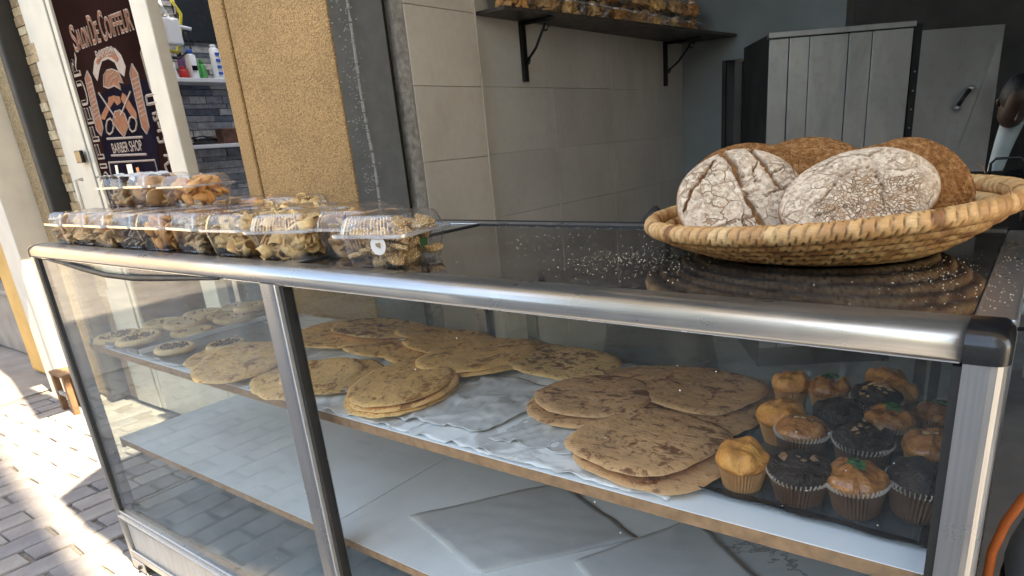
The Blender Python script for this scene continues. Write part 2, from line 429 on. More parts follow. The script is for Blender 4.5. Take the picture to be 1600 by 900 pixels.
def grid(nx, ny, fn, thick=0):
    g = G(); vs = [fn(i / nx, j / ny) for j in range(ny + 1) for i in range(nx + 1)]
    fs = [(j * (nx + 1) + i, j * (nx + 1) + i + 1, (j + 1) * (nx + 1) + i + 1, (j + 1) * (nx + 1) + i) for j in range(ny) for i in range(nx)]
    g.add(vs, fs); return g
def nz(x, y, z=0): return noise.noise(Vector((x, y, z)))
def text_part(s, x0, x1, z0, z1, Y, mat, parent, name='lettering', thick=.0015, rot=0, off=0, shear=0, path=None):
    cu = bpy.data.curves.new(name, 'FONT'); cu.body = s; cu.extrude = thick; cu.offset = off; cu.shear = shear; cu.align_x = 'LEFT'
    tmp = bpy.data.objects.new(name, cu); COL.objects.link(tmp)
    dg = bpy.context.evaluated_depsgraph_get(); me = bpy.data.meshes.new_from_object(tmp.evaluated_get(dg))
    bpy.data.objects.remove(tmp); me.name = name
    me.transform(Matrix.Rotation(R(rot), 4, 'Z'))
    xs = [v.co.x for v in me.vertices]; ys = [v.co.y for v in me.vertices]
    a, b, c, d = min(xs), max(xs), min(ys), max(ys)
    for v in me.vertices:
        x, y, z = v.co
        v.co = (x0 + (x - a) / (b - a) * (x1 - x0), Y - z - thick, z0 + (y - c) / (d - c) * (z1 - z0))
    me.materials.clear(); me.materials.append(mat); me.update()
    return link(name, me, parent, world=True)
# ------------------------------------------------------------------ ground
g = G(); g.box(-16, 12, -12, 6, GZ - .12, GZ - .02); o = link('ground', g.mesh('ground', CONC)); tag(o, kind='structure')
pav = link('pavement', G().box(-4.2, 1.5, -3.2, .62, GZ - .019, GZ - .012).mesh('pavement', JOINT)); tag(pav, kind='structure')
g = grid(60, 30, lambda u, v: (-4.2 - 6 * u, -1.2 + 2.1 * v, GZ - .008 + .006 * nz(u * 14, v * 9)))
tag(link('dusty_path', g.mesh('dusty_path', CONC, True)), kind='structure')
bricks = []
for k in range(6):
    rr = random.Random(k); g = G(); w, d = .098, .0475
    top = [(-w + rr.uniform(0, .006), -d + rr.uniform(0, .005)), (w - rr.uniform(0, .006), -d + rr.uniform(0, .005)), (w - rr.uniform(0, .006), d - rr.uniform(0, .005)), (-w + rr.uniform(0, .006), d - rr.uniform(0, .005))]
    b = [(x * 1.0, y * 1.0, -.02) for x, y in top]; m_ = [(x, y, -.004) for x, y in top]; t_ = [(x * .965, y * .93, rr.uniform(0, .0015)) for x, y in top]
    g.ring([b, m_, t_], True, True); bricks.append(g.mesh('brick', PAVE))
cells = []
row = 0; y = -3.15
while y < .60:
    x = -4.15 + (.1 if row % 2 else 0)
    while x < 1.4:
        cells.append((x + random.uniform(-.004, .004), y + random.uniform(-.003, .003))); x += .2
    y += .1; row += 1
cells = [(c[1] * 1.0 - .9, c[0] + 1.4) for c in cells] + [(c[1] + 2.85, c[0] + 1.4) for c in cells if c[1] < -.7]
cells = [c for c in cells if -4.18 < c[0] < 1.45 and -3.15 < c[1] < .57]
cells.sort(key=lambda c: math.hypot(c[0] + 2.5, (c[1] - .1) * 1.0) if c[0] < -1.95 else 9 + math.hypot(c[0] + 2, c[1]))
for x, y in cells[:290]:
    link('brick', random.choice(bricks), pav, (x, y, GZ + random.uniform(-.003, .002)), (random.uniform(-.012, .012), random.uniform(-.012, .012), math.pi / 2 + random.uniform(-.025, .025)))
g = G()
for x, y in cells[290:]:
    me = random.choice(bricks); g.add([(-v.co.y + x, v.co.x + y, v.co.z + GZ) for v in me.vertices], [tuple(p_.vertices) for p_ in me.polygons])
tag(link('bricks', g.mesh('bricks', PAVE), pav), kind='stuff')

# ------------------------------------------------------------------ unseen canopies added and shaped to cast the pavement shadows
def shade_canopy(label, poly, z, group=None):
    t = thing('shade_canopy', label, 'shade_canopy', (poly[0][0], poly[0][1], z), group)
    g = G(); g.prism([(x, y, z) for x, y in poly], None, (0, 0, .012)); part('canvas', g, CANV, t)
    g = G()
    for i in range(len(poly)):
        a, b = poly[i], poly[(i + 1) % len(poly)]
        g.tube([(a[0], a[1], z - .015), (b[0], b[1], z - .015)], .012, 6)
    part('frame', g, IRON, t)
shade_canopy('unseen canvas canopy added to shade the bread counter', [(-.92, -.17), (-.60, -.20), (2.2, -.20), (2.2, .62), (-1.45, .62), (-1.45, .40), (-1.05, .38), (-1.05, .0)], 1.6)
shade_canopy('unseen canvas canopy added to shade the barber shop entrance', [(-1.94, .09), (-1.94, .24), (-2.6, .24), (-2.6, .45), (-1.46, .46), (-1.46, .62), (-3.4, .62), (-3.4, .5), (-4.8, .5), (-4.8, .30), (-3.2, .295), (-2.9, .262)], 1.605)

# ------------------------------------------------------------------ house across the street (seen in the glass)
t = thing('plaster_house', 'pale plaster house across the street reflected in the counter glass', 'house', (-2, -7, GZ))
part('wall', G().box(-12, 3.6, -7.6, -7.0, GZ, 1.9), WALLO, t)
for k in range(7):
    x = -11 + k * 2.4
    f = part('window', G().box(x, x + 1.0, -7.0, -6.93, .0, 1.3), SHUT, t)
    link('pane', G().box(x + .08, x + .92, -6.93, -6.92, .1, 1.2).mesh('pane', GLW), f)
t = thing('tower_house', 'tall plaster house at the right end of the lane that shades the street', 'house', (7, -5, GZ))
part('wall', G().prism([(4.0, -9.5, GZ), (9.0, -9.5, GZ), (9.0, -1.57, GZ), (4.0, -.87, GZ)], None, (0, 0, 14.4)), WALLO, t)
for r_ in range(4):
    for k in range(3): f = part('window', G().box(3.94, 4.0, -7.6 + k * 2.3, -6.7 + k * 2.3, .6 + r_ * 3, 2.0 + r_ * 3), SHUT, t); link('pane', G().box(3.93, 3.94, -7.5 + k * 2.3, -6.8 + k * 2.3, .7 + r_ * 3, 1.9 + r_ * 3).mesh('pane', GLW), f)
t2 = thing('plaster_house', 'far plaster house closing the lane behind the yellow pillars', 'house', (-11, 0, GZ))
part('wall', G().box(-11.6, -11, -5.5, 5, GZ, 3.2), BPL, t2)
part('door', G().box(-11, -10.95, -.2, .7, GZ, 1.1), SHUT, t2)

# ------------------------------------------------------------------ facade, right to left
t = thing('rendered_column', 'ochre pebble-rendered column between the bread shop and the barber', 'column', (-1.75, .8, GZ))
part('shaft', G().box(-1.962, -1.515, .63, .79, GZ, 2.6), STUC, t, .006)
part('shaft_edge', G().box(-2.04, -1.970, .628, .99, GZ, 2.6), STUC, t, .006)
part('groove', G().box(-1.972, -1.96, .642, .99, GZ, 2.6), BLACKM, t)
t = thing('door_jamb', 'grey painted shop jamb between ochre column and tiles', 'door jamb', (-1.6, .75, GZ))
g = grid(10, 160, lambda u, v: (-1.508 + .0025 * nz(u * 3, v * 9), .63 + .175 * u, GZ + 3.5 * v))
part('panel', g.box(-1.62, -1.515, .64, .80, GZ, 2.6), GREY, t)
g = G(); zz = -.1
while zz < .62:
    yy = .69 + .006 * nz(zz * 5, 1) + .012 * (.35 - zz)
    r = random.uniform(.0012, .004)
    g.box(-1.509, -1.505 + r * .3, yy - r, yy + r, zz, zz + random.uniform(.004, .016)); zz += random.uniform(.004, .012)
for _ in range(200):
    y_, z_ = random.gauss(.675, .016), random.uniform(.05, .62); r = random.uniform(.0005, .0015); g.box(-1.509, -1.505, y_ - r, y_ + r, z_ - r, z_ + r)
o = part('plaster_drips', g, PLAS, t); o['kind'] = 'stuff'
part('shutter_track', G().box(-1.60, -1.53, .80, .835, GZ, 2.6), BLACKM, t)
g = G()
g.ring([[(-1.56, .838, z), (-1.508 + .006 * nz(z * 9, 2), .838 + .006 * nz(z * 11, 5), z), (-1.502, .872 + .004 * nz(z * 6, 8), z), (-1.56, .875, z)] for z in [GZ + k * .03 for k in range(118)]], True, True)
part('cement_edge', g, CEM, t)

t = thing('tiled_pilaster', 'pale beige tiled pilaster beside the grey jamb', 'wall', (-1.55, 1.0, GZ))
part('core', G().box(-1.60, -1.507, .874, 1.172, GZ, 2.6), GROUT, t)
for k in range(14):
    z0 = -.93 + (k * .209) + .0005
    part('tile', G().box(-1.507, -1.500, .877, 1.167, z0 - .0002, z0 + .2074), TILE, t, .0012)
part('corner_trim', G().box(-1.503, -1.498, 1.168, 1.173, GZ, 2.6), TILE, t)
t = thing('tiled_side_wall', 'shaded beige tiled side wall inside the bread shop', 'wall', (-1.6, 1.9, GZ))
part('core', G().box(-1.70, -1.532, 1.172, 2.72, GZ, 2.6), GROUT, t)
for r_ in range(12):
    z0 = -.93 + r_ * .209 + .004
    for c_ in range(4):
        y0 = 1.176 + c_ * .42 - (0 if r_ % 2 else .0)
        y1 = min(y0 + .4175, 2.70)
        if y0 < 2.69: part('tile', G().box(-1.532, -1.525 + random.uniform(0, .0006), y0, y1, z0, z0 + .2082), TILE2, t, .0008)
# back of the shop
t = thing('back_wall', 'grey green painted back wall beside the dark doorway', 'wall', (-1.4, 2.8, GZ))
part('wall', G().box(-1.70, -1.315, 2.70, 2.84, GZ, 2.6), GWALL, t)
part('wall', G().box(-1.315, -1.12, 2.70, 2.84, .437, 2.6), GWALL, t)
part('wall', G().box(-1.12, -.78, 2.70, 2.84, GZ, 2.6), GWALL, t)
part('doorway_dark_sheet', G().box(-1.32, -1.115, 2.95, 3.0, GZ, .46), BLACKM, t)  # black sheet stands for the darkness beyond the doorway
part('door_frame', G().box(-1.318, -1.300, 2.69, 2.705, GZ, .437), DARK, t)
t = thing('room_shell', 'near-black ceiling and far walls standing for the unlit bakery room', 'wall', (0, 3.5, GZ))
part('ceiling', G().box(-1.75, 1.9, .63, 4.0, 1.9, 2.0), DARK, t)
part('far_wall', G().box(-1.75, 1.9, 3.9, 4.0, GZ, 1.9), DARK, t)
part('right_wall', G().box(1.8, 1.9, .63, 3.9, GZ, 1.9), GROUT, t)
part('lintel', G().box(-1.5, 1.8, .63, .8, 1.35, 1.9), GREY, t)
g = G().box(-1.6, 1.8, .62, 3.9, GZ - .01, GZ + .006); tag(link('floor', g.mesh('floor', CONC)), kind='structure')
# wall shelf
t = thing('wall_shelf', 'dark shelf on iron brackets along the tiled side wall', 'shelf', (-1.5, 1.9, .54))
part('board', G().prism([(-1.524, 1.20, .533), (-1.405, 1.20, .533), (-1.25, 2.69, .533), (-1.524, 2.69, .533)], None, (0, 0, .010)), simple('dark_shelf_board', (.05, .04, .035), .45, 0, .3), t)
for yb, rr in ((1.425, .125), (2.50, .17)):
    br = part('bracket', G().box(-1.523, -1.510, yb - .011, yb + .011, .345, .531), IRON, t)
    def sub(nm, gg):
        s_ = link(nm, gg.mesh(nm, IRON, True), br); s_.matrix_parent_inverse = Matrix.Identity(4); return s_
    sub('arm', G().box(-1.512, -1.512 + rr, yb - .006, yb + .006, .520, .531))
    sub('brace', G().tube([(-1.508, yb, .405), (-1.508 + rr * .35, yb, .445), (-1.508 + rr * .72, yb, .515)], .0045, 6))
    sub('scroll', G().tube([(-1.508 + rr * .72 + .013 * math.cos(a) * (1 - a / 12), yb, .500 + .013 * math.sin(a) * (1 - a / 12)) for a in [k * .6 for k in range(11)]], .003, 6))
    sub('scroll', G().tube([(-1.508, yb, .40), (-1.498, yb, .40), (-1.492, yb, .412), (-1.50, yb, .42)], .003, 6))

# oven and cold cabinet at the back
def onplane(a, b, s_, z, off=0):
    d = Vector((b[0] - a[0], b[1] - a[1])).normalized(); n = Vector((d.y, -d.x))
    return Vector((a[0] + d.x * s_ + n.x * off, a[1] + d.y * s_ + n.y * off, z))
def panel(g, a, b, s0, s1, z0, z1, o0, o1):
    c = [onplane(a, b, s_, z, o_) for s_ in (s0, s1) for o_ in (o0, o1) for z in (z0, z1)]
    return g.add(c, [(0, 1, 3, 2), (4, 6, 7, 5), (0, 4, 5, 1), (2, 3, 7, 6), (0, 2, 6, 4), (1, 5, 7, 3)])
A, B = (-.965, 2.30), (-.50, 2.60)
t = thing('steel_cabinet', 'tall dull steel panelled cabinet beside the dark doorway', 'cabinet', (-.75, 2.5, GZ))
part('body', panel(G(), A, B, 0, .553, GZ, .478, -.45, -.012), DARK, t)
for s0, s1, dz in ((0, .075, 0), (.078, .155, 0), (.158, .305, 0), (.308, .395, 0), (.398, .551, 0)):
    part('panel', panel(G(), A, B, s0, s1, GZ + .1, .458, -.010, random.uniform(0, .004)), STEEL, t, .002)
part('top_rail', panel(G(), A, B, -.006, .556, .461, .482, -.02, .012), STEEL, t, .002)
A2, B2 = (-.485, 2.605), (-.16, 2.84)
part('gap_strip', panel(G(), A, B, .556, .583, GZ, .47, -.05, .004), BLACKM, t)  # black strip stands for the dark gap beside the oven door
for k in range(7):
    c = onplane(A, B, .569, .30 - k * .07, .005); part('rivet', G().lathe([(.0035, -.002), (.0035, .002)], 8, c), STEEL, t)
t = thing('oven_door', 'dull grey steel oven door with a slanted lever handle', 'oven door', (-.33, 2.7, GZ))
part('leaf', panel(G(), A2, B2, 0, .335, GZ + .1, .446, -.03, 0), STEEL, t, .002)
part('fold', G().prism([onplane(A2, B2, .33, .44, .001), onplane(A2, B2, .33, -.2, .001), onplane(A2, B2, .16, -.2, .001)], None, (.0, -.004, 0)), simple('darker_folded_steel', (.30, .30, .29), .45, .5, .25, 6), t)
h0, h1 = onplane(A2, B2, .175, .155, .02), onplane(A2, B2, .222, .225, .02)
part('handle', G().tube([h0, h0.lerp(h1, .5) + Vector((0, -.02, 0)), h1], [.010, .0075, .010], 8), IRON, t, 0, True)
for h in (h0, h1): part('handle_mount', G().lathe([(.014, -.01), (.016, 0), (.008, .008)], 10, h), STEEL, t, 0, True)
t = thing('work_table', 'black work table behind the bread basket', 'table', (.3, 1.7, GZ))
part('table_top', G().box(-.27, 1.1, 1.5, 2.0, -.075, -.04), IRON, t, .003)
for x in (-.24, 1.05):
    for y in (1.53, 1.96): part('leg', G().box(x, x + .03, y, y + .03, GZ, -.076), IRON, t)
t = thing('wire_handle_pan', 'black pan with raised loop handle on the work table', 'pan', (-.05, 1.6, -.04))
part('pan', G().lathe([(.10, 0), (.12, .02), (.122, .022), (.115, .02), (.095, .004)], 24, (.02, 1.68, -.04)), IRON, t, 0, True)
part('handle', G().tube([(-.125, 1.6, -.03), (-.125, 1.6, .01), (-.115, 1.6, .022), (-.06, 1.6, .024), (-.05, 1.6, .01), (-.05, 1.6, -.03)], .004, 6), IRON, t, 0, True)

# baker at the back, bent forward: one skinned body
def person():
    t = thing('person', 'person in a white work shirt bending over at the back of the bakery', 'person', (.10, 2.72, GZ))
    J = dict(pel=(.13, 2.75, -.02), sp=(.07, 2.68, .13), ch=(-.01, 2.58, .235), nk=(-.075, 2.50, .225), shl=(-.12, 2.62, .20), ell=(-.17, 2.56, -.03), hal=(-.20, 2.46, -.24),
             shr=(.08, 2.45, .22), elr=(.05, 2.36, -.02), har=(-.02, 2.30, -.22), hpl=(.06, 2.80, -.05), hpr=(.20, 2.70, -.05), knl=(.05, 2.78, -.48), knr=(.19, 2.68, -.48), anl=(.06, 2.84, -.86), anr=(.20, 2.74, -.86), tol=(.02, 2.72, -.90), tor=(.16, 2.62, -.90), hd=(-.115, 2.46, .19))
    rad = dict(pel=.13, sp=.12, ch=.12, nk=.055, shl=.065, ell=.045, hal=.028, shr=.065, elr=.045, har=.028, hpl=.085, hpr=.085, knl=.058, knr=.058, anl=.04, anr=.04, tol=.035, tor=.035, hd=.06)
    E_ = [('pel', 'sp'), ('sp', 'ch'), ('ch', 'nk'), ('nk', 'hd'), ('ch', 'shl'), ('shl', 'ell'), ('ell', 'hal'), ('ch', 'shr'), ('shr', 'elr'), ('elr', 'har'), ('pel', 'hpl'), ('pel', 'hpr'), ('hpl', 'knl'), ('hpr', 'knr'), ('knl', 'anl'), ('knr', 'anr'), ('anl', 'tol'), ('anr', 'tor')]
    ks = list(J)
    me = bpy.data.meshes.new('body'); me.from_pydata([J[k] for k in ks], [(ks.index(a), ks.index(b)) for a, b in E_], [])
    me.materials.append(CLOTH)
    o = link('body', me, t, world=True); m = o.modifiers.new('skin', 'SKIN'); m.use_smooth_shade = True
    for i, k in enumerate(ks):
        sv = me.skin_vertices[0].data[i]; sv.radius = (rad[k], rad[k]); sv.use_root = (k == 'pel')
    o.modifiers.new('sub', 'SUBSURF').levels = 1; o.modifiers['sub'].render_levels = 2
    # head: long ellipsoid bent face-down towards the camera, with nose, ears, hair cap
    hc = Vector((-.135, 2.43, .155)); M = Matrix.Translation(hc) @ Euler((R(35), R(8), R(18))).to_matrix().to_4x4()
    g = G(); pr = [(.001, -.115), (.035, -.108), (.055, -.085), (.066, -.045), (.073, 0), (.076, .045), (.066, .085), (.04, .108), (.001, .116)]
    g.lathe(pr, 20); g.v = [tuple(M @ Vector((x * .93, y * 1.12 - (.012 if y < 0 and abs(x) < .015 and -.03 < z < .0 else 0), z))) for x, y, z in g.v]
    g.tube([M @ Vector(p_) for p_ in ((0, -.080, .012), (0, -.102, -.018), (0, -.083, -.03))], [.006, .011, .007], 6)
    for s_ in (-1, 1): g.tube([M @ Vector(p_) for p_ in ((.067 * s_, .0, .02), (.076 * s_, .008, .0), (.069 * s_, .0, -.025))], [.006, .011, .006], 6)
    part('head', g, SKIN, t, 0, True)
    g = G(); g.lathe([(.079, .0), (.081, .045), (.071, .088), (.043, .113), (.001, .121)], 20)
    g.v = [tuple(M @ Vector((x * .95, y * 1.12 + .012, z))) for x, y, z in g.v]; part('hair', g, HAIR, t, 0, True)
    for k in ('hal', 'har'):
        c = Vector(J[k]); g = G(); g.tube([c, c + Vector((0, -.02, -.045)), c + Vector((0, -.035, -.085))], [.026, .036, .03], 8)
        for j in range(4):
            b0 = c + Vector((-.024 + j * .016, -.035, -.08)); L_ = (.055, .065, .062, .05)[j]
            g.tube([b0, b0 + Vector((0, -.015, -L_ * .5)), b0 + Vector((0, .0, -L_))], [.009, .0085, .006], 6)
        b0 = c + Vector((-.03, -.02, -.03)); g.tube([b0, b0 + Vector((-.02, -.02, -.03)), b0 + Vector((-.018, -.03, -.055))], [.010, .009, .007], 6)
        part('hand', g, SKIN, t, 0, True)
person()
bpy.data.objects['person'].location.y += .9; bpy.data.objects['person'].location.x -= .025; bpy.data.objects['person'].location.z += .0

# ------------------------------------------------------------------ barber shop
t = thing('barber_door', 'cream metal barber door with dark copper-printed sign film', 'door', (-2.9, .7, GZ))
part('frame', G().box(-3.50, -3.263, .670, .72, GZ, 1.3), CREAM, t, .004)
part('frame', G().box(-2.600, -2.487, .676, .72, GZ, 1.3), CREAM, t, .004)
part('frame', G().box(-3.262, -2.601, .675, .72, GZ, -.55), CREAM, t, .004)
part('stile', G().box(-3.250, -3.216, .672, .70, GZ, 1.3), CREAM, t, .003)
part('gap', G().box(-3.2625, -3.2505, .676, .70, GZ, 1.3), RUB, t)
sg = part('sign_panel', G().box(-3.2155, -2.6005, .682, .69, -.55, 1.25), FILMB, t)
SY = .6815
def prnt(nm, polys, mat, lift=.0):
    g = G()
    for p_ in polys: g.prism([(x, SY - lift, z) for x, _, z in p_], None, (0, -.0012, 0))
    return part(nm, g, mat, t)
def line(nm, pls, r, mat, lift=.0006, close=False):
    g = G()
    for p_ in pls:
        pts = [(x, SY - lift, z) for x, _, z in p_]
        if close: pts.append(pts[0])
        g.tube(pts, r, 5)
    return part(nm, g, mat, t)
Yd = .6815
prnt('photo_print', [[(-3.0573,0.6815,0.4342),(-2.5919,0.6815,0.4551),(-2.7051,0.6815,0.1131),(-3.1765,0.6815,0.0727)]], FILMN)
def word(s, big, x0, x1, zb, h, tilt=0):
    n = len(s); 
    text_part(s, x0, x1, zb, zb + h, SY, SILV, t, 'lettering', .0008, off=.022)
    text_part(s, x0 + .002, x1 - .002, zb + .004, zb + h - .004, SY - .0022, COPP, t, 'lettering', .0004, off=-.012)
for s_, x0, x1, zb, h in (('S', -3.125, -3.085, .595, .095), ('ALON', -3.083, -2.97, .60, .068), ('D', -2.955, -2.915, .60, .098), ('E', -2.912, -2.885, .602, .070), ('C', -2.868, -2.828, .60, .10), ('OIFFEUR', -2.826, -2.618, .605, .070)):
    word(s_, 0, x0, x1, zb, h)
# vertical COIFFEUR, read from the bottom up
text_part('COIFFEUR', -3.198, -3.132, -.06, .60, SY, SILV, t, 'lettering', .0008, rot=90, off=.02)
text_part('COIFFEUR', -3.191, -3.139, -.056, .595, SY - .0022, FILMB, t, 'lettering', .0004, rot=90, off=-.022)
text_part('BARBER SHOP', -3.04, -2.785, .220, .258, SY, SILV, t, 'lettering', .0008, off=.004)
line('rule', [[(-3.0615,0.6815,0.2764),(-2.7587,0.6815,0.2662)], [(-3.0631,0.6815,0.2133),(-2.7643,0.6815,0.2051)]], .0045, SILV)
# barber poles
poleA = [(-3.1028,0.6815,0.503),(-3.0688,0.6815,0.5246),(-3.0527,0.6815,0.4979),(-3.0686,0.6815,0.3176),(-3.1051,0.6815,0.2909),(-3.131,0.6815,0.3143)]
poleB = [(-2.7298,0.6815,0.4798),(-2.6971,0.6815,0.5077),(-2.6731,0.6815,0.4739),(-2.6893,0.6815,0.2976),(-2.7226,0.6815,0.2753),(-2.7442,0.6815,0.2989)]
poleC = [(-2.6117,0.6815,0.5345),(-2.5837,0.6815,0.5571),(-2.5661,0.6815,0.539),(-2.5764,0.6815,0.3916),(-2.5922,0.6815,0.3888),(-2.608,0.6815,0.4194)]
for pl in (poleA, poleB, poleC):
    prnt('pole_emblem', [pl], COPP, .0005); line('pole_outline', [pl], .0035, SILV, .001, True)
for pl in (poleA, poleB):
    L_ = []
    for k in range(9):
        f = .12 + k * .085
        a = Vector(pl[0]).lerp(Vector(pl[5]), f); b = Vector(pl[2]).lerp(Vector(pl[3]), f - .06)
        L_.append([tuple(a), tuple(b)])
    line('pole_stripe', L_, .002, SILV, .0014)
# ribbon, bearded head, scissors, razors
rib = [[(-3.0256,0.6815,0.511),(-2.9851,0.6815,0.551),(-2.9269,0.6815,0.5769),(-2.8513,0.6815,0.5825),(-2.7949,0.6815,0.5713),(-2.7605,0.6815,0.5442),(-2.7496,0.6815,0.5051),(-2.7797,0.6815,0.4744),(-2.8136,0.6815,0.4951),(-2.8249,0.6815,0.5263),(-2.8669,0.6815,0.5439),(-2.9236,0.6815,0.5418),(-2.9646,0.6815,0.5156),(-3.0057,0.6815,0.4819)]]
prnt('ribbon', rib, SILV, .0005)
prnt('ribbon', [[(-2.9721,0.6815,0.5452),(-2.9222,0.6815,0.5677),(-2.8581,0.6815,0.5728),(-2.8062,0.6815,0.5622),(-2.7876,0.6815,0.5347),(-2.8038,0.6815,0.526),(-2.8342,0.6815,0.5444),(-2.8716,0.6815,0.5531),(-2.9165,0.6815,0.5519),(-2.9621,0.6815,0.5352)]], COPP, .0019)
text_part('BARBER', *[v for v in (-2.955, -2.80)], .553, .580, SY - .0032, SILV, t, 'lettering', .0004)
hair_ = [(-2.9639,0.6815,0.4598),(-2.9392,0.6815,0.4952),(-2.9019,0.6815,0.5089),(-2.8584,0.6815,0.5085),(-2.8136,0.6815,0.4951),(-2.8026,0.6815,0.4552),(-2.835,0.6815,0.4627),(-2.831,0.6815,0.4361),(-2.8736,0.6815,0.4533),(-2.9311,0.6815,0.4499)]
face_ = [(-2.9552,0.6815,0.4477),(-2.831,0.6815,0.4361),(-2.8555,0.6815,0.3986),(-2.8766,0.6815,0.416),(-2.9134,0.6815,0.4102),(-2.9393,0.6815,0.4215),(-2.9763,0.6815,0.4088)]
glas_ = [(-2.9514,0.6815,0.4203),(-2.9049,0.6815,0.4229),(-2.8561,0.6815,0.4142),(-2.8582,0.6815,0.3943),(-2.8962,0.6815,0.3863),(-2.9125,0.6815,0.4034),(-2.9452,0.6815,0.388),(-2.9631,0.6815,0.4031)]
bear_ = [(-2.9699,0.6815,0.3345),(-2.9317,0.6815,0.3663),(-2.8853,0.6815,0.3696),(-2.8522,0.6815,0.3535),(-2.8448,0.6815,0.3146),(-2.9083,0.6815,0.2748),(-2.938,0.6815,0.2975)]
prnt('head_emblem', [hair_, glas_, bear_], COPP, .0008); prnt('head_emblem', [face_], FILMN, .0004)
line('head_outline', [hair_, bear_], .0028, SILV, .0016, True)
line('hair_lock', [[(-2.9436,0.6815,0.4645),(-2.8925,0.6815,0.4904),(-2.8436,0.6815,0.4983)], [(-2.915,0.6815,0.4573),(-2.8673,0.6815,0.479),(-2.8216,0.6815,0.483)]], .002, SILV, .002)
line('scissors', [[(-3.022,0.6815,0.4425),(-2.9355,0.6815,0.3437)], [(-2.7604,0.6815,0.423),(-2.8861,0.6815,0.3515)]], .004, SILV, .001)
ringA = [(-2.9695,0.6815,0.3182),(-2.994,0.6815,0.2986),(-3.0279,0.6815,0.2912),(-3.0441,0.6815,0.3017),(-3.0357,0.6815,0.3226),(-3.0106,0.6815,0.3421),(-2.9841,0.6815,0.3472),(-2.9684,0.6815,0.3368)]
ringB = [(-2.7761,0.6815,0.3144),(-2.7995,0.6815,0.2935),(-2.829,0.6815,0.2885),(-2.8441,0.6815,0.2986),(-2.842,0.6815,0.3189),(-2.8195,0.6815,0.3376),(-2.7966,0.6815,0.3404),(-2.7769,0.6815,0.3301)]
line('scissors', [ringA, ringB], .004, SILV, .001, True)
prnt('razor', [[(-3.069,0.6815,0.3509),(-3.0452,0.6815,0.368),(-2.9451,0.6815,0.413),(-2.9341,0.6815,0.3961),(-3.0313,0.6815,0.3459)], [(-2.8276,0.6815,0.4248),(-2.8065,0.6815,0.4164),(-2.7588,0.6815,0.3509),(-2.7669,0.6815,0.3294),(-2.8006,0.6815,0.334),(-2.8513,0.6815,0.4049)]], COPP, .0012)
# poster photo in the sign
pf = [(-3.1043,0.6815,0.1878),(-2.7111,0.6815,0.1823),(-2.7201,0.6815,-0.0047),(-3.1433,0.6815,-0.0059)]
line('photo_border', [pf], .004, SILV, .001, True)
prnt('photo_print', [[(-3.0586,0.6815,0.1762),(-3.0356,0.6815,0.1754),(-3.0571,0.6815,0.0711),(-3.0805,0.6815,0.0714)], [(-2.9556,0.6815,0.175),(-2.9105,0.6815,0.1758),(-2.9173,0.6815,0.0938),(-2.9646,0.6815,0.0897)]], WPRT, .001)
prnt('photo_print', [[(-2.8816,0.6815,0.1605),(-2.8589,0.6815,0.1621),(-2.8613,0.6815,0.1048),(-2.8828,0.6815,0.1053)]], ORNG, .001)
# Arabic lettering running down the right edge
line('arabic_lettering', [[(-2.6497,0.6815,0.3981),(-2.582,0.6815,0.3983)], [(-2.6513,0.6815,0.3706),(-2.5832,0.6815,0.3713)], [(-2.6544,0.6815,0.3985),(-2.6584,0.6815,0.3669)], [(-2.6364,0.6815,0.3373),(-2.6062,0.6815,0.3393),(-2.6063,0.6815,0.3223),(-2.6343,0.6815,0.3156),(-2.6365,0.6815,0.3287)], [(-2.6134,0.6815,0.3099),(-2.6112,0.6815,0.2882)],
    [(-2.6312,0.6815,0.2786),(-2.6008,0.6815,0.281),(-2.5916,0.6815,0.2632),(-2.608,0.6815,0.2423),(-2.6422,0.6815,0.2419),(-2.6468,0.6815,0.2598)], [(-2.6297,0.6815,0.1948),(-2.6013,0.6815,0.1936),(-2.6026,0.6815,0.1736),(-2.6432,0.6815,0.1616),(-2.641,0.6815,0.1389)]], .0055, SILV, .001)
lk = part('lock', G().box(*[v for v in (-3.325, -3.265)], .645, .66, .195, .245), BLK, t, .004)
lh = part('handle', G().tube([(-3.30, .64, .13), (-3.30, .61, .13), (-3.30, .61, -.05), (-3.30, .64, -.05)], .008, 8), CREAM, t, 0, True)

t = thing('barber_interior', 'barber shop inner wall clad with grey split stone strips', 'wall', (-3.4, 1.3, GZ))
part('core', G().box(-3.55, -3.41, .74, 2.6, GZ, 1.6), SLATE[2], t)
rnd = random.Random(3); z = -.1; cnt = 0
while z < .86:
    h = rnd.choice((.022, .03, .036)); y = .95 + rnd.uniform(-.1, 0)
    while y < 1.62:
        w = rnd.uniform(.06, .2)
        part('stone_strip', G().box(-3.41, -3.395 + rnd.uniform(0, .014), y, y + w - .003, z, z + h - .003), SLATE[rnd.choice((0, 0, 1, 1, 2))], t); y += w; cnt += 1
    z += h
part('far_wall', G().box(-3.4, -2.04, 2.5, 2.6, GZ, 1.6), simple('barber_back_wall', (.25, .26, .30), .7, 0, .2, 3), t)
part('ceiling', G().box(-3.55, -2.04, 2.0, 2.6, 1.6, 1.7), LAM2, t)
part('side_wall', G().box(-2.04, -1.98, 1.0, 2.6, GZ, 3.4), LAM2, t)
g = G().box(-3.55, -2.04, .74, 2.6, GZ - .01, GZ + .008); tag(link('floor', g.mesh('floor', CONC)), kind='structure')
for lab, z in (('upper white shelf of the barber shop crowded with bottles', .512), ('lower white shelf of the barber shop with clippers', .222)):
    s_ = thing('display_shelf', lab, 'shelf', (-3.33, 1.25, z)); part('board', G().box(-3.395, -3.25, .98, 1.60, z, z + .018), WHT, s_, .002)
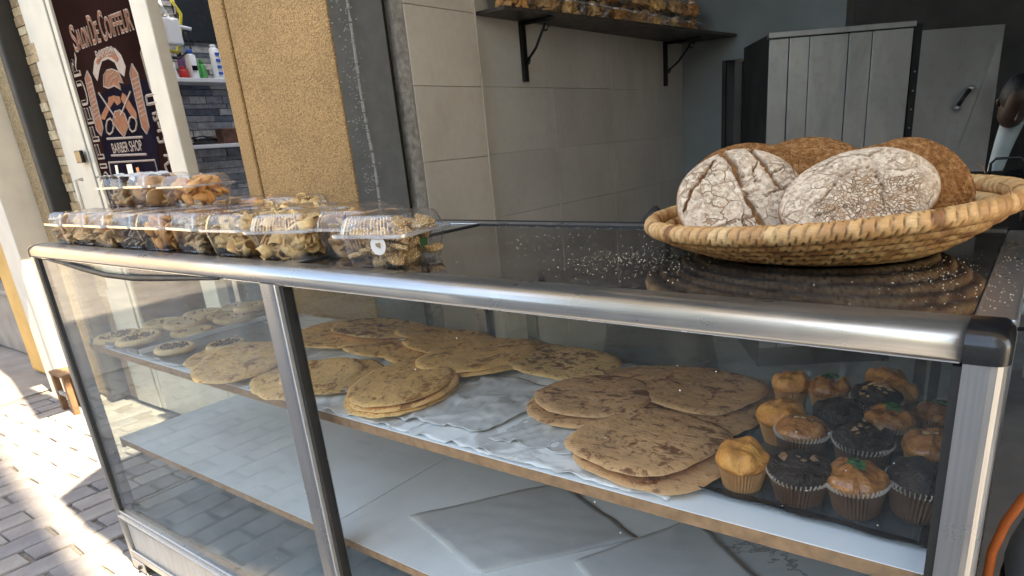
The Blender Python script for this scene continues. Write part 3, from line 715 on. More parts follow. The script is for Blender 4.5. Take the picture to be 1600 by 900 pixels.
def bottle(y, z, h, r, m1, m2, label, cap=.2, x=-3.30):
    b = thing('bottle', label, 'bottle', (x, y, z))
    part('body', G().lathe([(r * .95, 0), (r, .004), (r, h * (1 - cap)), (r * .5, h * (1 - cap) + .008)], 14, (x, y, z)), m1, b, 0, True)
    part('cap', G().lathe([(r * .6, h * (1 - cap) + .004), (r * .6, h), (r * .5, h + .002)], 12, (x, y, z)), m2, b, 0, True)
    return b
z = .53
bottle(1.222, z, .125, .022, WHT, BLUP, 'white bottle with bright blue cap on upper barber shelf', .2)
part('label_mark', G().box(-3.277, -3.274, 1.208, 1.232, z + .035, z + .055), FILMN, bpy.data.objects['bottle'])
bottle(1.342, z, .15, .022, WHT, WHT, 'white bottle with blue stripes nearest the column on barber shelf', .12)
bs = [o for o in COL.objects if o.name.startswith('bottle')][-1]
for k in range(4): part('stripe', G().box(-3.279, -3.275, 1.332, 1.352, z + .02 + k * .028, z + .032 + k * .028), BLUP, bs)
bottle(1.175, z, .05, .020, REDP, REDP, 'small red tub on upper barber shelf', .3)
bottle(1.125, z, .10, .018, WHT, PURP, 'white bottle with purple cap on upper barber shelf', .35)
bottle(1.29, z, .09, .016, GRNP, GRNP, 'small green bottle at back of upper barber shelf', .3, -3.34)
bottle(1.06, z, .12, .022, BLK, BLK, 'black spray can at left of upper barber shelf', .2, -3.33)
bottle(1.255, z, .10, .017, GRNP, WHT, 'green bottle with white cap between the white bottles', .25, -3.335)
bottle(1.20, z, .115, .016, PURP, BLK, 'slim purple bottle behind the red tub', .2, -3.35)
bottle(1.385, z, .135, .02, WHT, GRNP, 'white bottle with green cap half hidden by the ochre column', .2, -3.33)
bottle(1.145, z, .085, .018, YEL, WHT, 'yellow bottle with white cap left of the red tub', .3, -3.345)
bottle(1.09, .24, .11, .024, AMB, CREAM, 'amber lotion bottle on lower barber shelf', .15)
t = thing('hair_clipper_charger', 'white plastic charger hanging by its cord over the barber shelf', 'charger', (-3.27, 1.15, .70))
part('body', G().box(-3.29, -3.25, 1.115, 1.185, .665, .775), WHT, t, .008)
part('arm', G().tube([(-3.27, 1.18, .745), (-3.26, 1.235, .735)], .008, 8), WHT, t, 0, True)
part('cord', G().tube([(-3.27, 1.15, .775), (-3.28, 1.13, .84), (-3.29, 1.16, .93), (-3.3, 1.13, 1.05)], .006, 6), WHT, t, 0, True)
t = thing('power_strip', 'white strip leaning down onto the upper barber shelf', 'strip', (-3.28, 1.07, .53))
part('strip', G().prism([(-3.285, 1.055, .70), (-3.285, 1.075, .70), (-3.285, 1.135, .531), (-3.285, 1.11, .531)], None, (.02, 0, 0)), WHT, t, .003)
for lab, m_, pts in (('yellow ribbon dangling behind the white charger', YEL, [(-3.31, 1.20, .86), (-3.30, 1.225, .80), (-3.31, 1.20, .70), (-3.30, 1.17, .64), (-3.31, 1.10, .655), (-3.30, 1.03, .67)]),
                     ('black cable looping above the upper barber shelf', RUB, [(-3.31, 1.23, .73), (-3.30, 1.235, .66), (-3.30, 1.17, .615), (-3.30, 1.08, .62), (-3.31, 1.03, .60)]),
                     ('grey cable looped at the top of the barber wall', CEM, [(-3.31, 1.05, .9), (-3.30, 1.07, .80), (-3.30, 1.13, .785), (-3.30, 1.2, .80), (-3.31, 1.22, .9)])):
    tag(link('cable', G().tube([Vector(a).lerp(Vector(b), k / 4) for a, b in zip(pts, pts[1:]) for k in range(4)] + [pts[-1]], .008 if m_ is YEL else .004, 6).mesh('cable', m_, True)), lab, 'cable')
t = thing('wall_television', 'black television hung on the barber shop wall', 'television', (-3.38, 1.4, .75))
part('screen', G().box(-3.395, -3.36, 1.24, 1.6, .70, 1.0), BLK, t, .004)
t = thing('hair_clipper', 'black hair clipper lying on lower barber shelf', 'clipper', (-3.3, 1.2, .24))
part('body', G().tube([(-3.29, 1.13, .258), (-3.29, 1.19, .262), (-3.29, 1.25, .255)], [.016, .02, .014], 8), BLK, t, 0, True)
part('blade', G().box(-3.31, -3.27, 1.105, 1.13, .25, .266), STEEL, t)
tag(link('trinket_box', G().box(-3.33, -3.27, 1.275, 1.36, .241, .31).mesh('trinket_box', simple('brown_box', (.14, .06, .04), .6, 0, .6, 30))), 'brown patterned box at the right of the lower barber shelf', 'box')
bev(bpy.data.objects['trinket_box'], .004)

# stone veneer, dark gap and pilaster left of the barber door
t = thing('stone_veneer_strip', 'narrow strip of tan stone veneer left of the barber door', 'wall', (-3.5, .68, GZ))
part('core', G().box(-3.60, -3.462, .68, .9, GZ, 1.4), BRKM[2], t)
z = -.4; rnd = random.Random(5)
while z < .95:
    h = rnd.uniform(.03, .045); x = -3.595; first = True
    while x < -3.465:
        w = rnd.choice((.05, .08, .13)) if first else .2
        x1 = min(x + w, -3.463)
        if x1 - x > .015: part('stone', G().box(x, x1 - .002, .668 + rnd.uniform(0, .008), .682, z, z + h - .003), BRKM[rnd.choice((0, 1, 1, 2))], t)
        x = x1; first = False
    z += h
tag(link('dark_gap_strip', G().box(-3.665, -3.605, .60, .70, GZ, 1.4).mesh('dark_gap_strip', RUB)), 'black strip filling the shaded gap between stone veneer and brown render', 'dark_gap')  # black strip put where only a shaded gap stands
bev(bpy.data.objects['dark_gap_strip'], .01)
t = thing('rendered_column', 'brown pebble-rendered pilaster left of the dark gap', 'column', (-3.77, .8, GZ))
part('shaft', G().box(-3.85, -3.668, .62, 1.0, GZ, 1.6), STUC2, t, .006)
t = thing('stone_pilaster', 'smooth cream pilaster with a vertical groove catching the sun', 'column', (-3.97, .6, GZ))
part('shaft', G().box(-4.10, -3.915, .50, .9, GZ, 1.6), SPL, t, .004)
part('edge', G().box(-3.912, -3.852, .49, .9, GZ, 1.6), SPL, t, .004)
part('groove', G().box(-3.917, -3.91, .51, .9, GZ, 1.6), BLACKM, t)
t = thing('house_front', 'beige plaster house front with pillars tinted yellow for reflected light down the lane', 'house', (-5, .8, GZ))
part('wall', G().box(-4.45, -4.10, .66, 1.0, GZ, 1.8), BPL, t)
part('wall', G().box(-5.85, -4.45, .75, 1.0, -.25, 1.8), BPL, t)
part('low_wall', G().box(-5.75, -4.60, .72, 1.0, GZ, -.52), SILL, t, .01)
part('sill', G().box(-5.75, -4.60, .69, 1.0, -.519, -.49), SILL, t, .006)
part('recess_shade', G().box(-5.75, -4.60, .98, 1.02, -.49, -.25), WOOD, t)  # brown board stands in for the shade inside the opening
part('pillar', G().box(-4.70, -4.45, .60, .95, GZ, 1.8), YPL, t, .02)
part('pillar', G().box(-6.05, -5.75, .62, .95, GZ, 1.8), YPL, t, .02)
t = thing('wooden_stool', 'small worn wooden stool standing behind the left end of the counter', 'stool', (-3.75, .5, GZ))
part('seat', G().box(-3.75, -3.58, .42, .50, -.74, -.722), WOOD, t, .004)
for x in (-3.745, -3.61):
    for y in (.422, .47): part('leg', G().box(x, x + .028, y, y + .025, GZ - .005, -.74), WOOD, t, .003)
part('stretcher', G().box(-3.73, -3.60, .425, .437, -.84, -.82), CEM, t, .002)
part('stretcher', G().box(-3.735, -3.72, .43, .475, -.86, -.84), WOOD, t, .002)
for lab, x, y, s_ in (('crumpled white plastic bag at the far end of the lane', -6.6, .72, .16), ('smaller white plastic bag on the ground before the far pillar', -6.35, .72, .10)):
    g = G(); g.lathe([(s_ * .7, 0), (s_, s_ * .5), (s_ * .8, s_ * 1.2), (s_ * .25, s_ * 1.7), (s_ * .3, s_ * 1.95)], 14, (x, y, GZ), lambda a, zz: 1 + .25 * nz(a * 2, zz * 20, x))
    tag(link('plastic_bag', g.mesh('plastic_bag', WHT, True)), lab, 'bag')
# ------------------------------------------------------------------ the display case
D = .512; SZ = -.2553; MZ = -.5259; BZ = -.735; XM0, XM1 = -.992, -.944
def sag(x): return -.008 * max(0, 1 - (x + 1) ** 2)
case = thing('display_case', 'long aluminium and glass bakery display case on the pavement', 'display case', (-1, .25, GZ))
rail = [(.0465, 0)] + [(.018 - .018 * math.sin(a), -.0003 - .0140 + .0140 * math.cos(a)) for a in [k * math.pi / 20 for k in range(11)]] + [(0, -.0225), (.0015, -.0255), (.0465, -.0255)]
part('top_rail', G().ring([[(x, y, z) for y, z in rail] for x in (-1.9915, -.0305)], True, True), ALU, case, 0, True)
smooth_rail = bpy.data.objects['top_rail'].data; smooth_rail.set_sharp_from_angle(angle=R(40))
part('rail_lip', G().box(-1.97, -.032, .006, .010, -.0282, -.0257), simple('bright_lip', (.8, .8, .8), .25, .6, .05), case)
# front posts: rounded outer corner
def post(x0, x1, z0, z1, name, mat, s_=1, y1=.045):
    w = x1 - x0; r = min(.018, w * .55)
    pr = [(0, 0)] + [(w - r + r * math.sin(a), r - r * math.cos(a)) for a in [k * math.pi / 10 for k in range(6)]] + [(w, y1), (0, y1)]
    if s_ < 0: pr = [(w - x, y) for x, y in pr]
    return part(name, G().ring([[(x0 + x, y, z) for x, y in pr] for z in (z0, z1)], True, True), ALV if mat is ALU else mat, case)
post(-.0295, 0, -.93 + .04, -.0262, 'post', ALU, 1)
post(-2.0, -1.968, -.93 + .04, -.0262, 'post', ALU, -1)
def cap(x0, x1, s_):
    g = G(); n = 6
    w = x1 - x0; r = .013
    rings = []
    for (ins, z) in ((0, -.0258), (0, -.012), (.0015, -.006), (.005, -.0018), (.010, .0006)):
        pr = [(0, ins * 1.4)] + [(w - ins * .8 - r + r * math.sin(a), ins * 1.4 + r - r * math.cos(a)) for a in [k * math.pi / 10 for k in range(6)]] + [(w - ins * .8, .0480), (0, .0480)]
        if s_ < 0: pr = [(w - x, y) for x, y in pr]
        rings.append([(x0 + x, y - .001, z) for x, y in pr])
    o = part('corner_cap', g.ring(rings, True, True), BLK, case, 0, True); o.data.set_sharp_from_angle(angle=R(62)); return o
cap(-.0305, .0012, 1); cap(-2.0015, -1.9915, -1)
post(XM0, XM1 - .006, -.76, -.0260, 'mullion', ALU, 1, .03)
part('mullion_lip', G().box(XM1 - .006, XM1 - .002, -.002, .02, -.76, -.0260), simple('bright_lip_b', (.85, .85, .85), .2, .7, .05), case)
part('gasket', G().box(XM1 - .0018, XM1 + .008, .004, .02, -.75, -.0300), RUB, case)
part('gasket', G().box(-1.9675, -1.956, .004, .02, -.75, -.0300), RUB, case)
part('gasket', G().box(-.0365, -.0298, .003, .02, -.75, -.0300), RUB, case)
part('inner_stile', G().box(-1.955, -1.943, .012, .03, -.74, -.0300), ALU, case)
# sagging black seal under the rail, left pane
pts = [(-1.90, .003, -.028), (-1.80, .003, -.033), (-1.70, .003, -.0405), (-1.58, .003, -.0475), (-1.45, .003, -.0465), (-1.33, .003, -.040), (-1.22, .003, -.033), (-1.12, .003, -.028)]
P_ = [Vector(pts[0]).lerp(Vector(pts[0]), 0)]
for a, b in zip(pts, pts[1:]): P_ += [Vector(a).lerp(Vector(b), k / 4) for k in range(1, 5)]
part('loose_seal', G().tube(P_, [.0015 + .0045 * math.sin(math.pi * i / (len(P_) - 1)) ** .7 for i in range(len(P_))], 6), RUB, case, 0, True)
# top frame
part('side_rail', G().box(-.0295, 0, .0475, D, -.034, -.0008), ALU, case, .002)
part('side_rail', G().box(-2.0, -1.97, .0475, D, -.034, -.0008), ALU, case, .002)
part('back_rail', G().box(-1.969, -.0305, D - .03, D, -.034, .0006), ALU, case, .002)
part('back_rail_lip', G().box(-1.969, -.0305, D - .001, D + .010, -.034, .002), IRON, case, .002)
part('cross_rail', G().box(-.993, -.953, .0475, D - .031, -.030, -.0006), ALU, case, .0015)
part('top_gasket', G().box(-.952, -.0305, D - .036, D - .0305, -.016, .0002), RUB, case)
part('top_gasket', G().box(-.9525, -.944, .0475, D - .036, -.016, .0003), RUB, case)
part('glass_top', G().box(-.9435, -.0307, .0475, D - .0365, -.009, -.0022), TOPG, case)
part('glass_top', G().box(-1.9685, -.9935, .0475, D - .0365, -.009, -.0022), TOPG, case)
for a_, b_ in ((-1.968, -.994), (-.943, -.031)): part('bounce_board', G().box(a_, b_, .048, D - .037, -.014, -.010), LAM, case)  # unseen white board added to bounce light inside the case
# back posts and rails
for x0 in (-2.0, -.99, -.0295): part('back_post', G().box(x0, x0 + .0295, D - .028, D, -.89, -.0260), ALU, case, .002)
part('door_stile', G().box(-.86, -.835, D - .012, D - .002, -.74, -.0260), ALU, case, .001)
part('back_glass', G().box(-1.97, -.99, D - .020, D - .016, -.74, -.027), GLS, case)
part('back_glass', G().box(-.96, -.03, D - .020, D - .016, -.74, -.027), GLS, case)
part('side_glass', G().box(-1.990, -1.986, .046, D - .03, -.74, -.027), GLS, case)
part('side_panel', G().box(-.016, -.012, .046, D - .03, -.74, -.027), ALU, case)
part('front_glass', G().box(-1.9555, XM0 + .003, .008, .012, -.742, -.028), GLL, case)
part('front_glass', G().box(XM1 + .007, -.036, .013, .017, -.742, -.028), GLF, case)
# base
part('bottom_rail', G().box(-1.967, -.030, .0, .03, -.765, -.732), ALU, case, .003)
part('bottom_rail_lip', G().box(-1.967, -.030, -.006, .004, -.752, -.745), ALU, case, .001)
KICK = NT('ribbed_beige_panel')
_k = KICK.noise(14, 4, KICK.co((9, 1, .6)), .7)
KICK = KICK.out(KICK.ramp(_k, [(.35, (.46, .42, .37)), (.65, (.60, .57, .52))]), .5, 0, KICK.bump(_k, .5, .004))
part('kick_panel', G().box(-1.966, -.031, .010, .016, -.862, -.766), KICK, case)
part('base_rail', G().box(-1.967, -.030, .0, .03, -.887, -.862), ALU, case, .003)
part('side_kick_panel', G().box(-1.992, -1.986, .046, D - .03, -.887, -.74), KICK, case)
part('back_kick_panel', G().box(-1.97, -.03, D - .02, D - .014, -.887, -.74), KICK, case)
for x in (-1.94, -1.0, -.07):
    for y in (.04, D - .05):
        part('foot', G().lathe([(.018, GZ + .002), (.02, GZ + .01), (.010, GZ + .012), (.010, -.888)], 12, (x, y, 0)), ALU, case, 0, True)
part('corner_bracket', G().box(-1.975, -1.90, -.004, .0, -.915, -.886), ALU, case, .001)
part('bracket_screw', G().lathe([(.006, -.004), (.005, .004)], 8, (-1.925, -.005, -.900)), IRON, case)
# shelves
def shelf(name, z, th, lam, y0=.052, cuts=((-1.952, -.034),), fn=sag):
    for a, b in cuts:
        g = G(); N = 24; g.cur = 0
        rows = [[(a + (b - a) * i / N, y, z + fn(a + (b - a) * i / N) - t_) for y, t_ in ((y0 + .0005, .0012), (y0 + .0005, th), (D - .032, th), (D - .032, .0012))] for i in range(N + 1)]
        g.ring(rows, True, True); s_ = part(name, g, MDF, case)
        g = G(); rows = [[(a + (b - a) * i / N, y, z + fn(a + (b - a) * i / N) - t_) for y, t_ in ((y0, 0), (y0, .0012), (D - .0315, .0012), (D - .0315, 0))] for i in range(N + 1)]
        g.ring(rows, True, True)
        link('laminate', g.mesh('laminate', lam), s_)
shelf('upper_shelf', SZ, .018, LAM)
shelf('middle_shelf', MZ, .018, LAM2, .052, ((-1.952, -1.0455), (-1.0435, -.034)), lambda x: 0)
FLOORM = simple('grey_case_floor', (.22, .27, .29), .35, 0, .3, 6)
part('case_floor', G().box(-1.965, -.034, .032, D - .03, -.752, BZ), FLOORM, case)
for x in (-1.96, -1.0, -.055): 
    part('shelf_support', G().box(x, x + .012, .055, D - .032, MZ - .030, MZ - .0185), ALU, case)
# specks of flour and dirt
g = G(); rnd = random.Random(11)
def speck(g, x, y, z, r):
    a = [rnd.uniform(0, 6.28) for _ in range(2)]
    vs = [(x + r * rnd.uniform(.5, 1.2) * math.cos(q + a[0]), y + r * rnd.uniform(.5, 1.2) * math.sin(q + a[0]), z) for q in (0, 2.1, 4.2)] + [(x, y, z + r * .9)]
    g.add(vs, [(0, 1, 2), (0, 1, 3), (1, 2, 3), (2, 0, 3)])
for _ in range(1500):
    m = rnd.random()
    if m < .56: x, y = rnd.gauss(-.43, .055), rnd.gauss(.21, .06)
    elif m < .64: x, y = rnd.gauss(-.66, .06), rnd.gauss(.30, .06)
    elif m < .76: x, y = rnd.uniform(-.90, -.45), D - .045 + rnd.gauss(0, .007)
    elif m < .92: x, y = rnd.gauss(-.075, .028), rnd.gauss(.20, .07)
    else: x, y = rnd.uniform(-.90, -.027), rnd.uniform(.05, .46)
    if -.94 < x < -.032 and .05 < y < D - .04 and math.hypot(x + .22, y - .34) > .13: speck(g, x, y, -.0022, rnd.choice((.0003, .0004, .0004, .0006, .0008, .0012)))
for _ in range(90): speck(g, rnd.uniform(-.028, -.003), rnd.uniform(.06, .45), -.0006, rnd.uniform(.0005, .001))
tag(link('bran_flakes', g.mesh('bran_flakes', CRUMB)), 'pale bran flakes scattered over the dark glass counter top', 'crumbs', kind='stuff')
g = G()
for _ in range(150):
    x, z = rnd.uniform(-1.93, -.06), rnd.uniform(-.73, -.06); r = rnd.choice((.0006, .0008, .0012))
    y = .0078 if x < -.99 else .0128
    g.add([(x - r, y, z), (x, y - .0004, z + r), (x + r, y, z), (x, y - .0004, z - r)], [(0, 1, 2, 3)])
tag(link('flour_specks', g.mesh('flour_specks', WPRT)), 'white flour specks stuck on the front glass', 'crumbs', kind='stuff')

# things right of the case
t = thing('enamel_drum', 'grey enamel drum with bulging lid right of the display case', 'drum', (.25, .25, GZ))
part('body', G().lathe([(.20, 0), (.21, .02), (.21, .50), (.205, .52)], 32, (.24, .32, GZ)), DRUM, t, 0, True)
part('lid', G().lathe([(.212, .522), (.215, .545), (.20, .60), (.15, .66), (.08, .69), (.001, .70)], 32, (.24, .32, GZ)), DRUM, t, 0, True)
part('rim_band', G().lathe([(.212, .49), (.216, .495), (.216, .52), (.212, .525)], 32, (.24, .32, GZ)), RUB, t, 0, True)
part('lid_handle', G().tube([(.20, .32, -.225), (.20, .32, -.19), (.28, .32, -.19), (.28, .32, -.225)], .006, 6), IRON, t, 0, True)
sk = [(-0.7278,0.75,-0.0025),(-0.7129,0.75,-0.0357)]
t = thing('black_sack', 'black sack standing behind the counter, its tip just left of the basket', 'sack', (sk[1][0], .78, GZ))
g = G(); cx_ = sk[1][0] + .01; zt = sk[0][2] - GZ
g.lathe([(.12, 0), (.15, .1), (.14, .5), (.10, zt - .14), (.045, zt - .05), (.018, zt - .015), (.004, zt)], 18, (cx_, .80, GZ), lambda a, z: 1 + .16 * nz(a * 1.5, z * 4, 3))
part('sack', g, RUB, t, 0, True)
t = thing('hand_mill', 'dark wire ring hooked to the right side of the display case', 'ring', (.02, .2, -.07))
t['category'] = 'wire ring'; t.name = 'wire_ring'
part('ring', G().tube([(.012, .20 + .018 * math.cos(a), -.075 + .022 * math.sin(a)) for a in [k * math.pi / 8 for k in range(17)]], .002, 6), STEEL, t, 0, True)
part('hook', G().tube([(.0, .20, -.05), (.012, .20, -.048), (.014, .20, -.056)], .002, 6), IRON, t, 0, True)
HP = [(0.0585,0.22,-0.2044),(0.0308,0.22,-0.2409),(0.0191,0.22,-0.274),(0.0112,0.22,-0.3157),(0.0112,0.22,-0.3751),(0.015,0.22,-0.4474)]
tag(link('rubber_hose', G().tube([*[Vector(a).lerp(Vector(b), k / 5) for a, b in zip(HP, HP[1:]) for k in range(5)]], .0052, 10).mesh('rubber_hose', CABLE, True)), 'orange rubber hose running down beside the right end of the case', 'hose')
# ------------------------------------------------------------------ basket
def zr(a):   # rim height around the basket
    return .0505 + .0065 * math.sin(a) + .013 * math.cos(a)
bx, by = -.230, .335
bk = thing('bread_basket', 'wide shallow coiled palm basket heaped with round loaves', 'basket', (bx, by, 0))
def coil(name, rx, ry, cz, r, stitches, slant, seed, rv=1.0):
    N = stitches * 6; n = 12; rnd = random.Random(seed)
    tones = [min(1, max(0, rnd.gauss(.58, .27))) for _ in range(stitches)]
    jit = [rnd.uniform(-.3, .3) for _ in range(stitches)]
    g = G(); rings = []; tone = []; gap = []
    for i in range(N):
        a0 = 2 * math.pi * i / N
        ring = []
        for k in range(n):
            p_ = 2 * math.pi * k / n
            u = (i / 6 + slant * (math.cos(p_) * .9 + .35 * math.sin(p_)) + .25 * nz(a0 * 6, p_, seed)) % stitches
            f = u - int(u); j = int(u) % stitches
            d = min(f, 1 - f)
            gp = max(0, 1 - d / (.17 + .10 * jit[j]))
            rr = r * (1 - .24 * gp + .10 * jit[j])
            a = a0
            cx, cy = bx + .012 * (1 - rv) + math.cos(a) * (rx + rr * math.cos(p_)), by + math.sin(a) * (ry + rr * math.cos(p_))
            ring.append((cx, cy, cz(a) + rr * math.sin(p_)))
            tone.append(tones[j] + .12 * nz(a * 30, p_ * 2, seed)); gap.append(gp ** 1.4 * .9)
        rings.append(ring)
    rings.append(rings[0])
    g.ring(rings[:-1], True, False)
    b = (N - 1) * n
    for k in range(n): g.f.append((b + k, b + (k + 1) % n, (k + 1) % n, k)); g.mi.append(0)
    me = g.mesh(name, STR, True)
    for nm, vals in (('tone', tone), ('gap', gap)):
        at = me.attributes.new(nm, 'FLOAT', 'POINT'); at.data.foreach_set('value', vals)
    return link(name, me, bk, world=True)
levels = [(.135, .008), (.152, .0135), (.169, .022), (.184, .0305), (.198, .039)]
for i, (rad, z0) in enumerate(levels):
    f = (i) / 5.0
    coil('coil', rad, rad * .90, (lambda a, z0=z0, f=f: z0 + (zr(a) - .052) * f), .0092, int(rad * 430), 1.0, 20 + i)
coil('rim_coil', .215, .215 * .90, lambda a: zr(a), .0118, 104, 1.25, 40)
# inner faces of the coils share the same strips; floor of the basket
for i, rad in enumerate((.015, .03, .045, .06, .075, .09, .105, .12)):
    coil('floor_coil', rad, rad * .9, lambda a: .0085, .0080, max(8, int(rad * 420)), .6, 60 + i)
for a, r0 in ((1.05, .225), (.75, .228), (2.6, .226), (5.9, .222), (.2, .23)):
    x, y = bx + r0 * math.cos(a), by + r0 * .9 * math.sin(a); z = zr(a) + .012
    part('loose_strand', G().tube([(x, y, z), (x - .003, y, z + .008), (x - .012, y, z + .012)], .0006, 4), STR, bk)

# ------------------------------------------------------------------ loaves
def loaf(label, c, r, th, nrm, roll, mat, ax=1.0, cracks=(), rub=None, seed=1, hi=False, dome=.6):
    t = thing('round_loaf', label, 'bread', c)
    n = Vector(nrm).normalized(); q = n.to_track_quat('Z', 'Y').to_matrix().to_4x4()
    M = Matrix.Translation(c) @ q @ Matrix.Rotation(R(roll), 4, 'Z')
    NA, NR = (300, 90) if hi else (96, 26)
    prof = []
    for k in range(NR + 1):
        s = k / NR * math.pi
        cr, cz = math.sin(s), math.cos(s)
        rr = abs(cr) ** .62; zz = math.copysign(abs(cz) ** 1.15, cz)
        prof.append((rr, zz))
    g = G(); g.v = []; ck = []; rb = []
    segs = []
    for pl, w in cracks:
        for a, b in zip(pl, pl[1:]): segs.append((Vector(a), Vector(b), w))
    for rr, zz in prof:
        for k in range(NA):
            a = 2 * math.pi * k / NA
            R_ = r * rr * (1 + .025 * nz(math.cos(a) * 1.5, math.sin(a) * 1.5, seed * 3.1)); x, y = R_ * math.cos(a) * ax, R_ * math.sin(a)
            z = th * (zz if zz > 0 else zz * dome)
            z += .0022 * nz(x * 30, y * 30, seed + 5) * (1 - rr * .4)
            k_ = 0; kk0 = -9
            if zz > -.15 and segs:
                u, v = x / r, y / r
                u2, v2 = u + .045 * nz(u * 7, v * 7, 3) + .018 * nz(u * 25, v * 25, 9), v + .045 * nz(u * 7, v * 7, 17) + .018 * nz(u * 25, v * 25, 29)
                for A_, B_, w in segs:
                    ab = B_ - A_; tt = max(0, min(1, ((u2 - A_.x) * ab.x + (v2 - A_.y) * ab.y) / ab.length_squared))
                    d = math.hypot(u2 - A_.x - ab.x * tt, v2 - A_.y - ab.y * tt)
                    kk = 1 - (d - w * .55) / (w * .45) if w else 0
                    k_ = max(k_, min(1, kk)); kk0 = max(kk0, kk)
                z += .0016 * max(0, min(1, 1 + 3 * kk0)) * (1 if kk0 < 0 else 0) - .0052 * max(0, k_)
            edge = max(0, min(1, (.30 - zz) / .22)) if mat is FLO else 0
            edge = edge * (1 if nz(math.cos(a) * 4, math.sin(a) * 4, seed) + .75 > .3 else .4)
            ck.append(max(0, k_, edge))
            rb.append(min(1, max(0, rub(x / r, y / r))) if rub else .25)
            g.v.append(tuple(M @ Vector((x, y, z))))
    for i in range(NR):
        for k in range(NA):
            g.f.append((i * NA + k, i * NA + (k + 1) % NA, (i + 1) * NA + (k + 1) % NA, (i + 1) * NA + k)); g.mi.append(0)
    me = g.mesh('crust', mat, True)
    for nm, vals in (('crack', ck), ('rubbed', rb)):
        at = me.attributes.new(nm, 'FLOAT', 'POINT'); at.data.foreach_set('value', vals)
    return link('crust', me, t, world=True)
CR1 = [([(-.15, .95), (-.02, .45), (.06, .0), (.12, -.35), (.28, -.75)], .055), ([(-.95, -.1), (-.72, .25), (-.48, .52), (-.3, .75)], .03), ([(.30, .85), (.42, .55), (.52, .25), (.62, -.05)], .04),
       ([(-.55, -.62), (-.2, -.55), (.15, -.5)], .014), ([(.2, -.35), (.45, -.15), (.75, -.05)], .014), ([(.3, .85), (.45, .95)], .03), ([(.05, .35), (.25, .2), (.35, .1)], .012),
       ([(.52, .25), (.7, .3), (.95, .4)], .012), ([(-.5, .5), (-.35, .4)], .01), ([(.36, .55), (.25, .3), (.3, .05)], .012), ([(-.05, -.55), (.0, -.8)], .012)]
CR2 = [([(-.62, -.1), (-.35, .1), (-.1, .3), (.15, .35)], .02), ([(.12, .75), (.35, .55), (.6, .62)], .02), ([(-.3, .65), (-.1, .75), (.1, .7)], .02), ([(.15, .35), (.35, .15), (.3, -.2), (.2, -.55)], .018), ([(.5, .1), (.75, .0), (.9, .05)], .016), ([(-.8, -.35), (-.4, -.35), (.0, -.45)], .014)]
VW = Vector((.12, -.78, .22))
loaf('flour-white round loaf with deep brown fissures at the left of the basket', (-.303, .250, .070), .073, .021, (.28, -.62, .55), 8, FLO, 1.06, CR1, lambda u, v: .12, 1, True)
loaf('oval floured loaf with fine worn brown cracks leaning at the centre of the basket', (-.166, .246, .072), .066, .024, (.12, -.60, .66), 22, FLO, 1.28, CR2, lambda u, v: 1.1 - 1.3 * math.hypot(u - .05, v + .15) + .6 * (v < -.1), 2, True)
loaf('brown loaf standing directly behind the fissured white loaf', (-.300, .278, .072), .075, .018, (.30, -.66, .50), 0, RYE, 1.12, (), None, 3)
loaf('brown domed loaf at the back left of the basket', (-.256, .350, .087), .072, .026, (.1, -.5, .7), 0, RYE, 1.1, (), None, 4)
loaf('dark brown loaf standing at the right behind the oval loaf', (-.116, .300, .080), .053, .019, (.38, -.72, .42), -35, RYE, 1.2, (), None, 5)
loaf('thin brown loaf squeezed between oval loaf and dark right loaf', (-.140, .272, .076), .062, .016, (.25, -.66, .58), 15, RYE, 1.22, (), None, 6)
loaf('small brown loaf barely showing behind the centre of the basket', (-.190, .40, .080), .058, .022, (.1, -.5, .8), 0, RYE, 1.2, (), None, 7)

# ------------------------------------------------------------------ clear boxes with biscuits
def biscuit(kind, seed):
    rnd = random.Random(seed); g = G()
    if kind == 'curl':      # square of dough rolled into a tube
        n = 14; rin, th, w = .0085, .0022, .017
        rings = []
        for k in range(n):
            a = -2.6 + 4.9 * k / (n - 1); ro = rin + .0035 * k / n
            rings.append([(w * sx, (ro + d) * math.cos(a), (ro + d) * math.sin(a)) for sx, d in ((-1, 0), (-1, th), (1, th), (1, 0))])
        g.ring(rings, True, True)
    elif kind in ('chip', 'dark'):
        w = .018 if kind == 'chip' else .013; rings = []
        N = 12
        for z, s in ((-.0022, .93), (0, 1), (.0022, .93)):
            rings.append([(w * s * math.copysign(abs(math.cos(a)) ** .45, math.cos(a)), w * .8 * s * math.copysign(abs(math.sin(a)) ** .45, math.sin(a)), z + .003 * math.sin(a * 2 + seed)) for a in [2 * math.pi * (k + .5) / N for k in range(N)]])
        g.ring(rings, True, True)
        if kind == 'chip':
            g.lathe([(.003, .0018), (.0026, .0030), (.0010, .0022)], 8)
    elif kind == 'shell':
        rings = []
        for k in range(9):
            t_ = k / 8; w = .011 * math.sin(math.pi * (.08 + .84 * t_)) + .002
            rings.append([(-.02 + .04 * t_, w * math.cos(a), w * .5 * math.sin(a) + .007 * math.sin(t_ * 3.1) + (.0012 if k % 2 else 0)) for a in [math.pi * 2 * j / 8 for j in range(8)]])
        g.ring(rings, True, True)
    elif kind == 'sesame':
        rings = []
        for z, s in ((-.004, .7), (-.003, .95), (.0, 1), (.003, .95), (.0045, .7)):
            rings.append([(.019 * s * math.cos(a) * (1 + .15 * nz(math.cos(a) * 2, math.sin(a) * 2, seed)), .013 * s * math.sin(a), z + .0015 * nz(a * 3, z * 99, seed)) for a in [2 * math.pi * k / 16 for k in range(16)]])
        g.ring(rings, True, True)
    elif kind == 'round':
        g.lathe([(.010, -.004), (.019, -.003), (.021, 0), (.018, .004), (.010, .0065), (.001, .007)], 16, (0, 0, 0), lambda a, z: 1 + .05 * nz(math.cos(a) * 2, math.sin(a) * 2, seed))
    return g
